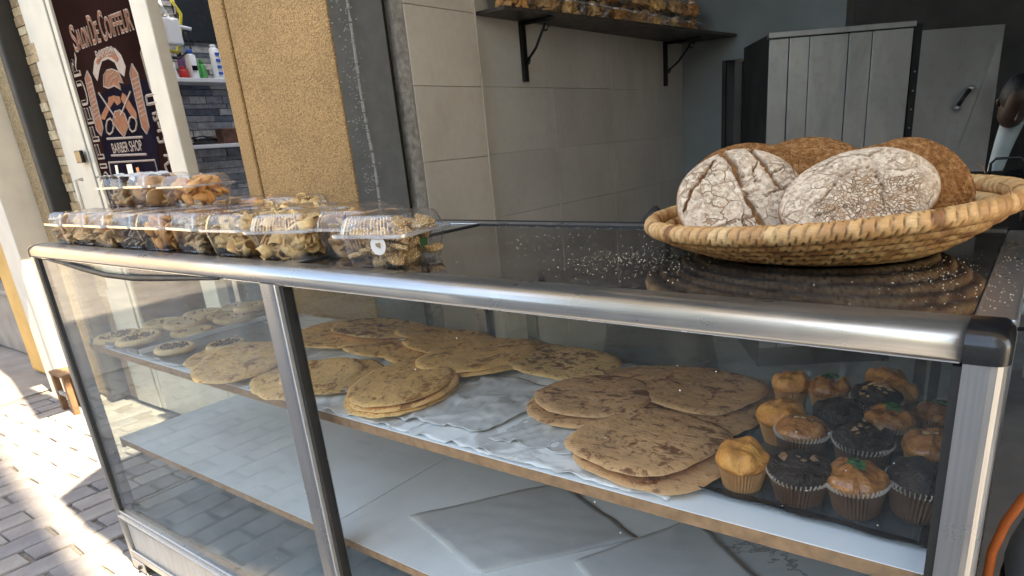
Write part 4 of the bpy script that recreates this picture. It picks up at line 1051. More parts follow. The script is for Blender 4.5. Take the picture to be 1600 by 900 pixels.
BM = {'curl': BISC[0], 'chip': BISC[1], 'shell': BISC[2], 'dark': BISC[3], 'sesame': SES, 'round': BISC[4]}
BME = {k: [biscuit(k, s).mesh('biscuit', BM[k], k in ('curl', 'shell', 'sesame', 'round')) for s in range(3)] for k in BM}
def rrect(w, d, r, z, n=5, fl=0, cx=0, cy=0):
    out_ = []
    for sx, sy, a0 in ((1, 1, 0), (-1, 1, 90), (-1, -1, 180), (1, -1, 270)):
        for k in range(n + 1):
            a = R(a0 + 90 * k / n); out_.append((cx + sx * (w - r) + r * math.cos(a), cy + sy * (d - r) + r * math.sin(a), z))
    return out_
def flute(w, d, r, z, pitch=.0055, amp=.0012):
    # rounded rectangle with vertical ribs
    base = rrect(w, d, r, z, 4); pts = []
    for i in range(len(base)):
        a, b = Vector(base[i]), Vector(base[(i + 1) % len(base)]); L_ = (b - a).length; n = max(1, int(L_ / pitch) * 2)
        nn = Vector((b.y - a.y, a.x - b.x, 0)).normalized() if L_ else Vector((0, 0, 0))
        for k in range(n): pts.append(tuple(a.lerp(b, k / n) + nn * (amp if k % 2 else 0)))
    return pts
W_, D_ = .060, .060
CLE = glassy('hazed_clear_flange', (.93, .93, .95), .16, .12, .5, (.80, .78, .82), (60, .3), 2.0)  # whitish reflection along the flange painted as pale haze
CLD = glassy('domed_clear_lid', (.99, .99, .99), .045, .08, .05, (.80, .78, .82), (45, .5), 2.2)  # pale haze in the lid imitates whitish reflections
def tub_mesh():
    g = G(); ref = flute(W_ * .86, D_ * .88, .014, 0)
    def sc(f, z, base=ref): return [(x * f, y * f, z) for x, y, _ in base]
    g.ring([sc(.90, .002), sc(.96, .0), sc(1.0, .004), sc(1.13, .042)], True, False)
    g.add(sc(.90, .002), [tuple(range(len(ref)))])
    g.cur = 1
    g.ring([rrect(W_, D_, .012, .0425), rrect(W_ + .005, D_ + .005, .014, .0425), rrect(W_ + .005, D_ + .005, .014, .0455)], True, False)
    return g.mesh('base_tray', [CLR, CLE], False)
def lid_mesh():
    g = G(); g.cur = 1
    g.ring([rrect(W_ + .006, D_ + .006, .014, .044), rrect(W_ + .006, D_ + .006, .014, .0475), rrect(W_ - .001, D_ - .001, .012, .0475)], True, False)
    g.cur = 0
    ref = flute(W_ - .002, D_ - .002, .014, .0475, .006, .0014)
    def sc(f, z): return [(x * f, y * f, z) for x, y, _ in ref]
    g.ring([sc(1, .0475), sc(.97, .055), sc(.89, .067), sc(.84, .0705)], True, False)
    k = len(ref); g.add(sc(.84, .0705), [tuple(range(k))])
    g.ring([sc(.78, .0705), sc(.76, .0720), sc(.72, .0720)], True, False)
    return g.mesh('lid', [CLD, CLE], False)
TUB, LID = tub_mesh(), lid_mesh()
boxproto = None
GRP = 'clear boxes of biscuits on the counter'
def clear_box(label, x, y, z, rz, kind, nb, blab, group=GRP, sc_=(1, 1, 1), fill=.95, loose=True):
    t = thing('biscuit_box', label, 'plastic box', (x, y, z), group, (0, 0, rz)); t.scale = sc_
    link('base_tray', TUB, t); link('lid', LID, t)
    rnd = random.Random(int(x * 1000) + int(z * 777)); M = Matrix.Translation((x, y, z)) @ Matrix.Rotation(rz, 4, 'Z') @ Matrix.Diagonal((*sc_, 1))
    if not loose:
        g = G()
        for i in range(nb):
            lx, ly, lz = rnd.uniform(-.040, .040), rnd.uniform(-.040, .040), .008 + .050 * (i / nb) * fill
            E_ = Euler((rnd.uniform(-1.2, 1.2), rnd.uniform(-1, 1), rnd.uniform(0, 6.3))).to_matrix().to_4x4()
            me = BME[kind][i % 3]; g.add([Matrix.Translation((lx, ly, lz)) @ E_ @ v.co for v in me.vertices], [tuple(p_.vertices) for p_ in me.polygons])
        o = link('biscuit_filling', g.mesh('biscuit_filling', BM[kind], True), t); o['kind'] = 'stuff'; return t
    for i in range(nb):
        f = i / nb
        # outer shell first so the walls look packed
        if rnd.random() < .62:
            lx, ly = rnd.uniform(-.041, .041), -.041 + rnd.uniform(0, .008)
            if rnd.random() < .38: lx, ly = .040 + rnd.uniform(-.006, .003), rnd.uniform(-.04, .04)
        else: lx, ly = rnd.uniform(-.038, .038), rnd.uniform(-.038, .038)
        lz = .010 + .050 * f * fill + rnd.uniform(-.002, .002)
        if kind == 'sesame': e = (rnd.uniform(-.5, .5), rnd.uniform(-.5, .5), rnd.uniform(-.7, .7))
        elif kind == 'shell': e = (rnd.uniform(-1.6, 1.6), rnd.uniform(.9, 1.7), rnd.uniform(-.5, .5))
        else: e = (rnd.uniform(-1.3, 1.3), rnd.uniform(-1.0, 1.0), rnd.uniform(0, 6.3))
        E_ = Euler(e).to_matrix().to_4x4()
        o = link('biscuit', BME[kind][i % 3]); o.matrix_world = M @ Matrix.Translation((lx, ly, lz)) @ E_ @ Matrix.Scale(rnd.uniform(.88, 1.08) * {'shell': .72, 'sesame': .82}.get(kind, .94), 4)
        tag(o, blab, 'biscuit', 'biscuits heaped in clear boxes')
    g = G(); q = {'shell': .72, 'sesame': .8}.get(kind, .9)
    for i in range(90):
        E_ = Euler((rnd.uniform(-1.2, 1.2), rnd.uniform(-1, 1), rnd.uniform(0, 6.3))).to_matrix().to_4x4() @ Matrix.Scale(q, 4)
        me = BME[kind][i % 3]; L_ = Matrix.Translation((rnd.uniform(-.034 - .010 * i / 90, .034 + .010 * i / 90), rnd.uniform(-.032 - .010 * i / 90, .034 + .010 * i / 90), .003 + .055 * i / 90)); g.add([L_ @ E_ @ v.co for v in me.vertices], [tuple(p_.vertices) for p_ in me.polygons])
    o = link('biscuit_filling', g.mesh('biscuit_filling', BM[kind], True), t); o['kind'] = 'stuff'
FY = .074
row = [(-1.925, 'chip', 'leftmost clear box of the front row, filled with tan crackers', 'flat tan cracker in the leftmost clear box of the front row', 20),
       (-1.810, 'chip', 'clear box second from the left end of the front row, tan crackers', 'flat tan cracker in the second clear box from the left end', 20),
       (-1.692, 'chip', 'clear box third from the left end with thin tan crackers', 'flat tan cracker in the third clear box from the left end', 20),
       (-1.574, 'dark', 'clear box of small grey brown crackers in the front row', 'small grey brown cracker in its clear box', 26),
       (-1.447, 'shell', 'clear box of orange ridged shell biscuits in the front row', 'ridged orange shell biscuit in its clear box', 30),
       (-1.312, 'sesame', 'clear box of sesame fingers near the middle of the front row', 'sesame finger in the middle front clear box', 24),
       (-1.168, 'curl', 'clear box of golden rolled crackers left of the tilted box', 'rolled golden cracker in the box left of the tilted box', 26),
       (-1.025, 'curl', 'tilted clear box heaped with golden rolled and flat crackers', 'rolled golden cracker in the tilted clear box', 26),
       (-.905, 'round', 'clear box of round brown biscuits behind the rightmost box', 'round brown biscuit in the box behind the rightmost one', 18),
       (-.780, 'sesame', 'rightmost clear box of sesame bars with a round white sticker', 'sesame bar in the rightmost clear box', 30)]
for i, (x, kind, lab, bl, nb) in enumerate(row):
    rz = R((-3, 1, -2, 0, 2, -4, 3, 16, 6, 10)[i]); dy = (0, .002, .0, .003, .0, .004, 0, .004, .045, -.004)[i]
    sx = 1.05 if i in (5, 6, 7) else (.93 if i < 4 else 1)
    clear_box(lab, x, FY + .035 + dy, .0005, rz, kind, nb, bl, sc_=(sx, 1.0, 1.0))
# sticker and price tag on the rightmost box
last = [o for o in COL.objects if o.name.startswith('biscuit_box')][-1]
stk = G(); stk.tube([(.022, -.0625, .033), (.022, -.0632, .033)], .0135, 20); link('round_sticker', stk.mesh('round_sticker', WPRT, False), last)
link('sticker_print', G().prism([(.018, -.0636, .036), (.027, -.0636, .037), (.026, -.0636, .029), (.019, -.0636, .032)], None, (0, -.0004, 0)).mesh('sticker_print', simple('brown_sticker_print', (.3, .18, .1), .5)), last)
link('green_sticker', G().box(.0625, .0635, -.02, -.004, .024, .036).mesh('green_sticker', simple('dark_green_sticker', (.03, .08, .03), .4)), last)
back = [(-1.90, .245, 'chip', 'clear box in the middle row at the left end of the counter'), (-1.765, .25, 'round', 'second clear box of the middle row, round biscuits'), (-1.63, .245, 'chip', 'third clear box of the middle row'),
        (-1.49, .25, 'shell', 'orange shell box in the middle row behind the front shells'), (-1.35, .25, 'curl', 'clear box of rolled crackers in the middle row'), (-1.21, .25, 'curl', 'clear box in the middle row behind the rolled crackers'), (-1.07, .262, 'sesame', 'rightmost clear box of the middle row'),
        (-1.87, .39, 'chip', 'clear box in the back row at the far left behind the raised boxes'), (-1.735, .39, 'round', 'clear box in the back row behind the raised boxes of round biscuits'), (-1.60, .395, 'shell', 'clear box in the back row beside the ochre column'), (-1.45, .395, 'curl', 'lone clear box at the right end of the back row')]
for x, y, kind, lab in back:
    clear_box(lab, x, y, .0005, R(random.uniform(-5, 5)), kind, 40, '', loose=False, sc_=(1.02, 1.02, .92 if y < .3 else 1))
clear_box('upper clear box under crinkled film at the left of the raised boxes', -1.925, .250, .0715, R(4), 'sesame', 40, '', loose=False)
clear_box('middle one of the three raised clear boxes, with brown biscuits', -1.790, .255, .0715, R(-3), 'round', 46, '', loose=False, sc_=(1.05, 1, 1))
clear_box('rightmost raised clear box, heaped with brown shells', -1.655, .275, .0715, R(4), 'shell', 52, '', loose=False, sc_=(1.05, 1, .9))
g = grid(14, 14, lambda u, v: (-1.985 + .13 * u, .19 + .125 * v, .146 + .006 * nz(u * 7, v * 7, 3) - .02 * max(0, abs(u - .5) - .4) * 8 * .3))
tag(link('plastic_film', g.mesh('plastic_film', WRAP, True)), 'crinkled clear film over the upper left biscuit box', 'plastic film')
# on the wall shelf
for i in range(9):
    y = 1.30 + i * .150; x = -1.462 + .011 * i * .5
    k_ = ('shell', 'round', 'curl', 'chip')[i % 4]
    clear_box('clear box %s on the dark wall shelf of the bakery' % ('first', 'second', 'third', 'fourth', 'fifth', 'sixth', 'seventh', 'eighth', 'last from the front')[i].replace('first', 'nearest the street'), x, y, .5445, R(90 + random.uniform(-5, 5)), k_, 34, '', 'clear boxes on the wall shelf', (1.1, .9, 1), loose=False)
    clear_box('upper clear box stacked over box %s on the wall shelf' % ('nearest the street', 'two', 'three', 'four', 'five', 'six', 'seven', 'eight', 'nine at the back')[i], x, y + .006, .6175, R(90 + random.uniform(-6, 6)), k_, 34, '', 'clear boxes on the wall shelf', (1.1, .9, 1), loose=False)

# ------------------------------------------------------------------ papers and flat breads on the upper shelf
def paper(label, poly, z, seed, mat=None, amp=.004, name='baking_paper', cat='paper', fold=.012):
    a, b, c, d = [Vector(p_) for p_ in poly]
    def fn(u, v):
        p_ = a.lerp(b, u).lerp(d.lerp(c, u), v)
        e = min(u, 1 - u, v, 1 - v)
        x = p_.x + .010 * nz(u * 5, v * 5, seed) ; y = p_.y + .010 * nz(u * 6, v * 4, seed + 7)
        rid = abs(nz(u * 4 + seed, v * 5, seed)) + .5 * abs(nz(u * 9, v * 11, seed + 2))
        cr = 1 - min(1, abs(nz(u * 3 + seed, v * 2.2, seed)) * 5); cr2 = 1 - min(1, abs(nz(u * 7 - seed, v * 8 + u * 5, seed + 3)) * 6)
        zz = z + amp * (.65 * cr + .35 * cr2) * (.4 + .6 * abs(nz(u * 2, v * 2, seed + 9)) * 2) + .0004
        if v < .06: zz += fold * max(0, nz(u * 8, 1, seed)) * (1 - v / .06)
        return (x, max(y, .0535), max(zz, z + .0003) + sag(x))
    g = grid(46, 40, fn); me = g.mesh(name, mat or PAP, True)
    o = link(name, me); m = o.modifiers.new('thickness', 'SOLIDIFY'); m.thickness = .0003
    return tag(o, label, cat)
S = SZ
paper('white baking paper left of the mullion under golden breads', [(-1.33, .056), (-1.02, .05), (-1.0, .46), (-1.36, .47)], S, 1)
paper('white baking paper right of the mullion under the golden stack', [(-1.05, .05), (-.76, .050), (-.74, .47), (-1.03, .47)], S + .001, 2)
paper('rumpled white baking paper in the middle of the shelf', [(-.80, .05), (-.55, .052), (-.52, .47), (-.80, .47)], S + .002, 3, None, .006)
paper('white baking paper under the wholemeal breads', [(-.62, .05), (-.31, .054), (-.31, .475), (-.60, .475)], S + .003, 4)
paper('grey crinkled plastic sheet left of the golden stack', [(-1.09, .13), (-.95, .11), (-.92, .36), (-1.07, .34)], S + .006, 5, WRAP, .009, 'plastic_sheet', 'plastic sheet')
paper('large grey crinkled plastic sheet before the semolina bread', [(-.83, .075), (-.64, .10), (-.60, .30), (-.80, .31)], S + .007, 6, WRAP, .011, 'plastic_sheet', 'plastic sheet')
paper('grey plastic film under the left round of wholemeal bread', [(-.62, .09), (-.46, .10), (-.46, .25), (-.60, .25)], S + .005, 8, WRAP, .005, 'plastic_sheet', 'plastic sheet')
tag(bev(link('knife_handle', G().box(-1.19, -1.055, -.011, .011, 0, .012, Matrix.Translation((-.03, .385, S + .004)) @ Matrix.Rotation(0, 4, 'Z')).mesh('knife', DRUM)), .005), 'dark grey knife handle lying on paper right of the mullion', 'knife').name = 'knife'

def flatbread(label, x, y, z, a, b, rot, mat, power=2.0, seed=0, th=.005, tilt=(0, 0), wave=.003, group=None, name='flat_bread', cat='flat bread'):
    t = thing(name, label, cat, (x, y, z + sag(x)), group, (R(tilt[0]), R(tilt[1]), R(rot)))
    NA, NR = 72, 9; g = G(); vs = []
    def P_(f, an, up):
        c, s_ = math.cos(an), math.sin(an); k = (abs(c) ** power + abs(s_) ** power) ** (-1 / power)
        rr = f * k * (1 + .07 * nz(c * 1.3, s_ * 1.3, seed) + .035 * nz(c * 4, s_ * 4, seed) + .014 * nz(c * 13, s_ * 13, seed))
        px, py = a * rr * c, b * rr * s_
        w = wave * nz(px * 11, py * 11, seed) + .0012 * nz(px * 45, py * 45, seed)
        e = max(0, f - .9) / .1
        return (px, py, w + (th * (1 - .55 * e * e) if up else th * .35 * e * e))
    for up in (1, 0):
        vs.append(P_(0, 0, up))
        for i in range(1, NR + 1):
            for k in range(NA): vs.append(P_((i / NR) ** .8, 2 * math.pi * k / NA, up))
    n1 = 1 + NR * NA
    fs = []
    for base, fl in ((0, False), (n1, True)):
        for k in range(NA):
            k2 = (k + 1) % NA; f = (base, base + 1 + k, base + 1 + k2); fs.append(f[::-1] if fl else f)
            for i in range(NR - 1):
                q = (base + 1 + i * NA + k, base + 1 + (i + 1) * NA + k, base + 1 + (i + 1) * NA + k2, base + 1 + i * NA + k2); fs.append(q[::-1] if fl else q)
    for k in range(NA):
        k2 = (k + 1) % NA; o_ = 1 + (NR - 1) * NA; fs.append((o_ + k, n1 + o_ + k, n1 + o_ + k2, o_ + k2))
    g.add(vs, fs); link('crumb', g.mesh('crumb', mat, True), t)
    return t
Z0 = S + .008
FB = [  # label, x, y, dz, a, b, rot, mat, power, tilt
 ('lowest golden bread showing under the far left of the left pile', -1.42, .155, .000, .115, .10, 20, MSE, 2.1, (0, 0)),
 ('upper oval golden bread left of the mullion, closest to the front glass', -1.345, .120, .009, .140, .092, 140, MSE, 2.1, (0, -1)),
 ('golden bread tucked below the front oval and behind the mullion', -1.150, .115, .000, .115, .080, 150, MSE, 2.1, (0, 0)),
 ('folded golden bread just right of the mullion with dark spots', -1.10, .150, .008, .085, .075, 120, MSE, 2.2, (4, -3)),
 ('golden bread under the folded one right of the mullion', -1.07, .170, .001, .10, .085, 130, MSE, 2.1, (0, 0)),
 ('bottom bread of the back left golden heap', -1.36, .40, .0, .12, .075, 10, MSE, 2.1, (0, 0)),
 ('square folded golden bread on the back left heap', -1.285, .325, .014, .105, .085, 25, MSE, 2.7, (1, 4)),
 ('smooth yellow bread on top of the back left heap', -1.215, .395, .022, .115, .070, 28, SEM, 2.1, (2, 5)),
 ('golden bread peeping right from the back left heap', -1.12, .350, .006, .11, .085, 20, MSE, 2.1, (0, 2)),
 ('small golden bread at the back right of the back left heap', -1.08, .425, .014, .085, .05, 15, MSE, 2.1, (0, 4)),
 ('lower golden oval between back heap and golden stack', -1.035, .355, .004, .11, .085, 150, MSE, 2.0, (0, 0)),
 ('upper golden oval with a dark scorched patch near the back', -1.00, .405, .012, .110, .078, 10, MSE, 2.1, (0, 2)),
 ('bottom bread of the golden stack in the middle', -.885, .162, .004, .122, .098, 112, MSE, 2.0, (0, 0)),
 ('middle bread of the golden stack in the middle', -.883, .166, .011, .120, .094, 114, MSE, 2.0, (0, 0)),
 ('top scored bread of the golden stack in the middle', -.890, .168, .018, .117, .090, 114, MSE, 2.0, (0, 0)),
 ('large golden bread leaning behind the golden stack', -.872, .352, .016, .125, .088, 70, MSE, 2.1, (3, 2)),
 ('golden bread under the large leaning one, right edge showing', -.845, .375, .008, .125, .092, 70, MSE, 2.1, (1, 0)),
 ('lowest golden bread behind the golden stack against the back glass', -.825, .395, .001, .12, .075, 60, MSE, 2.1, (0, 0)),
 ('broad speckled semolina bread at the back centre', -.700, .400, .006, .115, .080, -4, SEM, 2.6, (1, 0)),
 ('bottom round wholemeal bread at centre right', -.548, .250, .004, .098, .095, 0, WHO, 2.0, (0, 0)),
 ('top round wholemeal bread at centre right', -.545, .268, .014, .097, .092, 10, WHO, 2.0, (0, 0)),
 ('wholemeal bread slipping out behind the top round one', -.505, .335, .006, .105, .088, 50, WHO, 2.3, (2, 0)),
 ('wholemeal bread with dark rim at the back centre right', -.500, .400, .002, .105, .070, 20, WHO, 2.1, (0, 0)),
 ('lower square wholemeal bread beside the muffin tray', -.375, .335, .000, .095, .115, -12, WHO, 3.3, (0, 0)),
 ('upper square wholemeal bread beside the muffin tray', -.402, .362, .012, .092, .088, -12, WHO, 3.3, (0, 0)),
 ('bottom corner of wholemeal bread under the big front square', -.372, .140, .001, .098, .085, -8, WHO, 3.3, (0, 0)),
 ('big blistered square wholemeal bread nearest the front glass', -.392, .165, .012, .096, .104, -14, WHO, 3.4, (-2, 0)),
]
for i, (lab, x, y, dz, a, b, rot, m_, pw, tl) in enumerate(FB):
    flatbread(lab, x, y, Z0 + dz, a, b, rot, m_, pw, i * 1.7, .0055, tl, .004, 'flat breads on the upper shelf')

# left end: trays and topped cookies
t = thing('thin_steel_tray', 'thin steel tray of pale cookies at the left end of the shelf', 'tray', (-1.8, .25, S))
part('sheet', G().box(-1.948, -1.68, .056, .455, S + .0004, S + .003), TRAYB, t)
for a in ((-1.948, -1.68, .055, .058), (-1.948, -1.68, .453, .456)): part('lip', G().box(*a, S + .0004, S + .013), TRAYB, t)
part('lip', G().box(-1.6825, -1.679, .058, .453, S + .0004, S + .012), LAM, t)
t = thing('dark_baking_tray', 'dark baking tray with two brown topped cookies', 'tray', (-1.5, .25, S))
part('sheet', G().box(-1.672, -1.385, .060, .36, S + .0006, S + .003), simple('grey_brown_tray', (.13, .12, .115), .35, .3, .3, 7), t, .001)
for nm, po in (('torn white paper along the front edge of the left shelf', [(-1.62, .054), (-1.36, .054), (-1.34, .13), (-1.50, .12)]), ('white paper behind the dark baking tray', [(-1.66, .36), (-1.30, .33), (-1.30, .47), (-1.66, .47)]), ('torn paper strip along the front lip of the steel tray', [(-1.90, .0535), (-1.66, .0535), (-1.68, .075), (-1.88, .07)])):
    paper(nm, po, S + .004, len(nm) * 1.3, None, .004)
def cookie(label, x, y, z, r, dark, seed, group):
    t = thing('cookie', label, 'cookie', (x, y, z), group, (random.uniform(-.05, .05), random.uniform(-.05, .05), seed))
    g = G(); g.lathe([(r * .85, 0), (r * .98, .004), (r, .009), (r * .93, .0145), (r * .78, .016), (r * .70, .0135), (r * .3, .013), (.0005, .013)], 28, (0, 0, 0), lambda a, zz: 1 + .03 * nz(math.cos(a) * 2, math.sin(a) * 2, seed))
    link('dough', g.mesh('dough', COOK, True), t)
    rnd = random.Random(seed); g = G()
    for _ in range(60 if dark else 5):
        a, q = rnd.uniform(0, 6.28), r * .68 * math.sqrt(rnd.random()); s_ = rnd.uniform(.0015, .004)
        M = Matrix.Translation((q * math.cos(a), q * math.sin(a), .0145)) @ Euler((rnd.random() * 3, rnd.random() * 3, rnd.random() * 3)).to_matrix().to_4x4()
        g.box(-s_, s_, -s_ * .7, s_ * .7, -s_ * .5, s_ * .5, M)
    o = link('nut_topping', g.mesh('nut_topping', COOKT), t); o['kind'] = 'stuff'
CK = [(-1.885, .095, 1, 'dark-topped cookie in the front left corner of the steel tray'), (-1.845, .125, 0, 'pale cookie beside the dark-topped corner cookie'), (-1.765, .100, 1, 'cookie resting at the front edge of the steel tray, nearest the pane'),
      (-1.90, .22, 0, 'pale cookie on the second row at the left of the steel tray'), (-1.81, .235, 0, 'pale cookie in the middle of the steel tray'), (-1.735, .215, 0, 'pale cookie by the right lip of the steel tray'),
      (-1.90, .33, 0, 'pale cookie on the third row at the left of the steel tray'), (-1.80, .345, 0, 'pale cookie on the third row near the tray middle'), (-1.725, .325, 0, 'pale cookie on the third row by the right tray lip'),
      (-1.87, .42, 0, 'pale cookie at the back left of the steel tray'), (-1.765, .425, 0, 'pale cookie at the back right of the steel tray')]
for i, (x, y, dk, lab) in enumerate(CK): cookie(lab, x, y, S + .0035 + (.009 if i in (2, 4, 8) else 0) + sag(x), .053, dk, i + 1, 'cookies on the left trays')
cookie('yellow cookie lying on top near the back of the steel tray', -1.735, .385, S + .024, .048, 0, 31, 'cookies on the left trays')
cookie('brown topped cookie at the front of the dark tray', -1.60, .105, S + .0035, .044, 1, 33, 'cookies on the left trays')
cookie('brown topped cookie at the back right of the dark tray', -1.50, .175, S + .0035, .044, 1, 34, 'cookies on the left trays')

# ------------------------------------------------------------------ muffin tray and muffins
t = thing('muffin_tray', 'black baking tray crowded with muffins at the right end', 'tray', (-.17, .3, S))
TR = [(-.300, .090), (-.040, .085), (-.040, .475), (-.325, .475)]
g = G(); N = 30
def edge(u):
    L_ = [Vector((*p_, 0)) for p_ in TR]; k = int(u * 4) % 4; return L_[k].lerp(L_[(k + 1) % 4], u * 4 - int(u * 4))
rings = []
for off, z in ((0, .0055), (-.001, .0075), (-.006, .003), (-.02, .0025)):
    ring = []
    for k in range(4 * N):
        p_ = edge(k / (4 * N)); c_ = Vector((-.175, .28, 0)); d = (p_ - c_).normalized()
        q = p_ + d * off; ring.append((q.x, q.y, S + z + (.0012 * math.sin(k * .7) if z > .003 else 0)))
    rings.append(ring)
g.ring(rings, True, False); part('rim', g, TRAY, t, 0, True)
part('sheet', G().prism([(-.292, .096, S + .0012), (-.046, .092, S + .0012), (-.046, .467, S + .0012), (-.312, .467, S + .0012)], None, (0, 0, .0012)), simple('scratched_tray_steel', (.16, .20, .23), .22, .8, .5, 5), t)
g = G(); rnd = random.Random(2)
for _ in range(160): speck(g, rnd.uniform(-.28, -.05), rnd.uniform(.12, .46), S + .0024, rnd.uniform(.0006, .0016))
tag(link('muffin_crumbs', g.mesh('muffin_crumbs', CHOC)), 'dark muffin crumbs strewn over the black tray', 'crumbs', kind='stuff')
def muffin_mesh():
    d = {}
    def cupg(n=44):
        g = G(); rings = []
        for r, z, am in ((.0245, 0, .02), (.0255, .002, .03), (.0315, .034, .055), (.0335, .042, .085)):
            rings.append([(r * (1 + (am if k % 2 else -am)) * math.cos(2 * math.pi * k / (2 * n)), r * (1 + (am if k % 2 else -am)) * math.sin(2 * math.pi * k / (2 * n)), z + (.0012 * nz(k * .4, r * 50) if z > .03 else 0)) for k in range(2 * n)])
        return g.ring(rings, True, True)
    def topg(seed, h=.026, rough=.006, over=.0365):
        g = G(); n = 40; rings = []
        for i in range(15):
            s_ = i / 14; an = s_ * math.pi * .62
            r = over * math.sin(max(.01, math.pi * .62 - an)) if i < 14 else .0004
            z = .040 + h * (1 - math.cos(math.pi * .5 * min(1, s_ * 1.25))) if False else .036 + h * math.sin(math.pi / 2 * s_) + .002
            r = over * math.cos(math.pi / 2 * s_) ** .62 + .0003
            if i == 0: r = over * .90; z = .034
            if i == 1: r = over
            rings.append([(r * math.cos(a) * (1 + .05 * nz(math.cos(a) * 2, math.sin(a) * 2, seed)), r * math.sin(a) * (1 + .05 * nz(math.cos(a) * 2, math.sin(a) * 2, seed)), z + rough * nz(r * math.cos(a) * 60, r * math.sin(a) * 60, seed) * (1 if i else 0)) for a in [2 * math.pi * k / n for k in range(n)]])
        return g.ring(rings, True, True)
    return cupg, topg
cupg, topg = muffin_mesh()
CUPM = {m.name: cupg().mesh('paper_cup', m, False) for m in (CUPG, CUPD)}
rim = G(); nn = 44
rim.ring([[(r * (1 + (am if k % 2 else -am)) * math.cos(math.pi * k / nn), r * (1 + (am if k % 2 else -am)) * math.sin(math.pi * k / nn), z) for k in range(2 * nn)] for r, z, am in ((.0325, .034, .06), (.0345, .0400, .09), (.0352, .0425, .09), (.0340, .0410, .09))], True, False)
RIM = rim.mesh('pleated_rim', CUPW, False)
TOPS = {('g', k): topg(k, .027, .009).mesh('muffin_top', GOLD, True) for k in range(3)}
TOPS.update({('z', k): topg(k + 9, .021, .008, .0355).mesh('muffin_top', GLAZ, True) for k in range(3)})
TOPS.update({('c', k): topg(k + 19, .020, .009, .0360).mesh('muffin_top', CHOC, True) for k in range(3)})
def bits(kind, seed):
    g = G(); rnd = random.Random(seed)
    if kind == 'almond':
        for _ in range(26):
            a, q = rnd.uniform(0, 6.28), rnd.uniform(.003, .028); z = .0585 - (q / .030) ** 2 * .013
            M = Matrix.Translation((q * math.cos(a), q * math.sin(a), z)) @ Euler((rnd.uniform(-.6, .6), rnd.uniform(-.6, .6), rnd.uniform(0, 6))).to_matrix().to_4x4()
            g.lathe([(.0045, -.0004), (.0045, .0004)], 8); n = 16
            g.v[-n:] = [tuple(M @ Vector((x, y * .6, z_))) for x, y, z_ in g.v[-n:]]
    elif kind == 'walnut':
        for _ in range(9):
            a, q = rnd.uniform(0, 6.28), rnd.uniform(.002, .018); s_ = rnd.uniform(.003, .006)
            M = Matrix.Translation((q * math.cos(a), q * math.sin(a), .052)) @ Euler((rnd.random() * 3, rnd.random() * 3, rnd.random() * 3)).to_matrix().to_4x4()
            g.box(-s_, s_, -s_ * .6, s_ * .6, -s_ * .5, s_ * .5, M)
    elif kind == 'leaf':
        for dx, an in ((-.006, .3), (.006, -.5), (0, 1.3)):
            M = Matrix.Translation((dx, 0, .0595)) @ Euler((rnd.uniform(-.3, .3), rnd.uniform(-.3, .3), an)).to_matrix().to_4x4()
            vs = [(-.010, 0, 0), (-.004, .006, .002), (.004, .0055, .003), (.010, 0, 0), (.004, -.0055, .001), (-.004, -.006, .003)]
            g.prism([M @ Vector(v) for v in vs], None, (0, 0, .0022))
    return g
ALM = simple('almond_flake', (.62, .38, .17), .4, 0, .2, 60)
BITS = {'almond': bits('almond', 1).mesh('almond_flakes', ALM), 'walnut': bits('walnut', 2).mesh('walnut_pieces', NUT), 'leaf': bits('leaf', 3).mesh('green_fruit', LEAF)}
MU = [(-.246, .122, 'g', None, 0, 'golden muffin alone at the front left corner of the black tray'), (-.180, .125, 'c', 'walnut', 1, 'chocolate muffin with white pleated rim at the tray front'),
      (-.118, .128, 'z', 'leaf', 1, 'glazed muffin with green fruit at the front of the tray'), (-.062, .150, 'c', None, 1, 'chocolate muffin beside the right post at the tray front'),
      (-.243, .262, 'g', None, 0, 'golden muffin at the left of the second row'), (-.268, .385, 'g', None, 0, 'small golden muffin at the back left of the tray'),
      (-.212, .385, 'z', 'leaf', 0, 'orange muffin with green fruit at the back left centre'), (-.206, .222, 'z', 'almond', 1, 'almond-flaked glazed muffin behind the chocolate walnut one'),
      (-.184, .305, 'c', None, 0, 'plain chocolate muffin hidden in the centre of the tray'), (-.150, .378, 'c', 'almond', 1, 'chocolate muffin with almond flakes at the back centre'),
      (-.137, .228, 'c', 'walnut', 1, 'chocolate muffin with walnut pieces in the middle of the tray'), (-.120, .312, 'z', 'leaf', 1, 'glazed muffin with dark green fruit right of the tray centre'),
      (-.128, .425, 'g', None, 0, 'golden muffin in front of the rearmost one'), (-.062, .245, 'z', 'almond', 0, 'reddish glazed almond muffin by the right post'),
      (-.068, .362, 'z', 'leaf', 0, 'brown muffin partly cut by the right post at the back'), (-.152, .462, 'g', None, 0, 'rearmost golden muffin against the back of the case')]
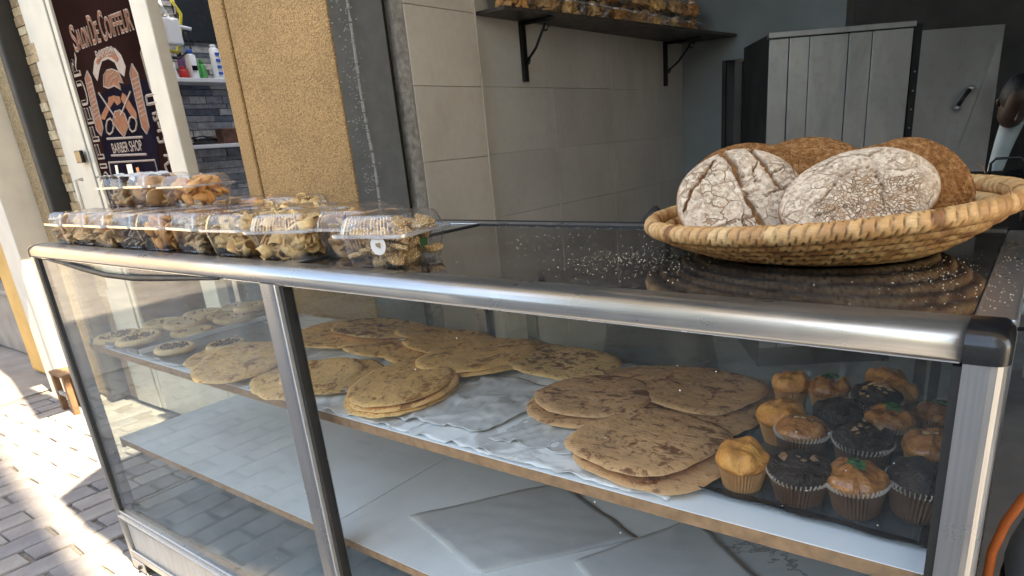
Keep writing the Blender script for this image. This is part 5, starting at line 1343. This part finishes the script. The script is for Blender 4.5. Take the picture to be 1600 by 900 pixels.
for i, (x, y, k, b, rm, lab) in enumerate(MU):
    t = thing('muffin', lab, 'muffin', (x, y + .006, S + .0026), 'muffins on the black tray', (R(random.uniform(-4, 4)), R(random.uniform(-4, 4)), i * 1.1))
    ms = {'c': 1.0, 'z': .94, 'g': .85}[k] * (1 if y < .3 else .93); t.scale = (ms * random.uniform(.96, 1.05), ms * random.uniform(.96, 1.05), ms * .95 * random.uniform(.92, 1.08))
    link('paper_cup', CUPM[(CUPD if k == 'c' or (rm and k == 'z') else CUPG).name], t); link('muffin_top', TOPS[(k, i % 3)], t)
    if rm: link('pleated_rim', RIM, t)
    if b:
        o = link(BITS[b].name.split('.')[0], BITS[b], t)
        o.location = (0, 0, {'z': .001, 'c': .004, 'g': .004}[k])
    if b == 'almond': o['kind'] = 'stuff'

# ------------------------------------------------------------------ middle shelf: loose sheets
def sheet(label, poly, z, mat, name, cat, th=.0015, seed=1, amp=.0):
    a, b, c, d = [Vector(p_) for p_ in poly]
    g = grid(20, 20, lambda u, v: (*(a.lerp(b, u).lerp(d.lerp(c, u), v) + Vector((.004 * nz(u * 6, v * 6, seed), .004 * nz(u * 5, v * 5, seed + 4)))), z + amp * (abs(nz(u * 5, v * 5, seed)) + .6 * abs(nz(u * 13, v * 13, seed)))))
    o = link(name, g.mesh(name, mat, True)); m = o.modifiers.new('thickness', 'SOLIDIFY'); m.thickness = th; m.offset = 1
    return tag(o, label, cat)
BAG = simple('milky_plastic_bag', (.52, .53, .52), .22, 0, .12, 5, .25, 30)
sheet('flat milky plastic bag lying on the middle shelf', [(-.93, .165), (-.685, .095), (-.50, .32), (-.74, .42)], MZ + .002, BAG, 'plastic_bag', 'plastic bag', .003, 3, .004)
MAR = m_mar()
sheet('marble-patterned board at the right of the middle shelf', [(-.50, .075), (-.06, .075), (-.06, .46), (-.44, .46)], MZ + .001, MAR, 'marble_board', 'board', .004, 6, 0)
sheet('grey glossy sheet overlapping the marble-patterned board', [(-.56, .20), (-.40, .10), (-.27, .30), (-.44, .42)], MZ + .0065, simple('grey_glossy_sheet', (.56, .58, .58), .2, 0, .1, 6), 'grey_sheet', 'sheet', .0015, 8, .002)
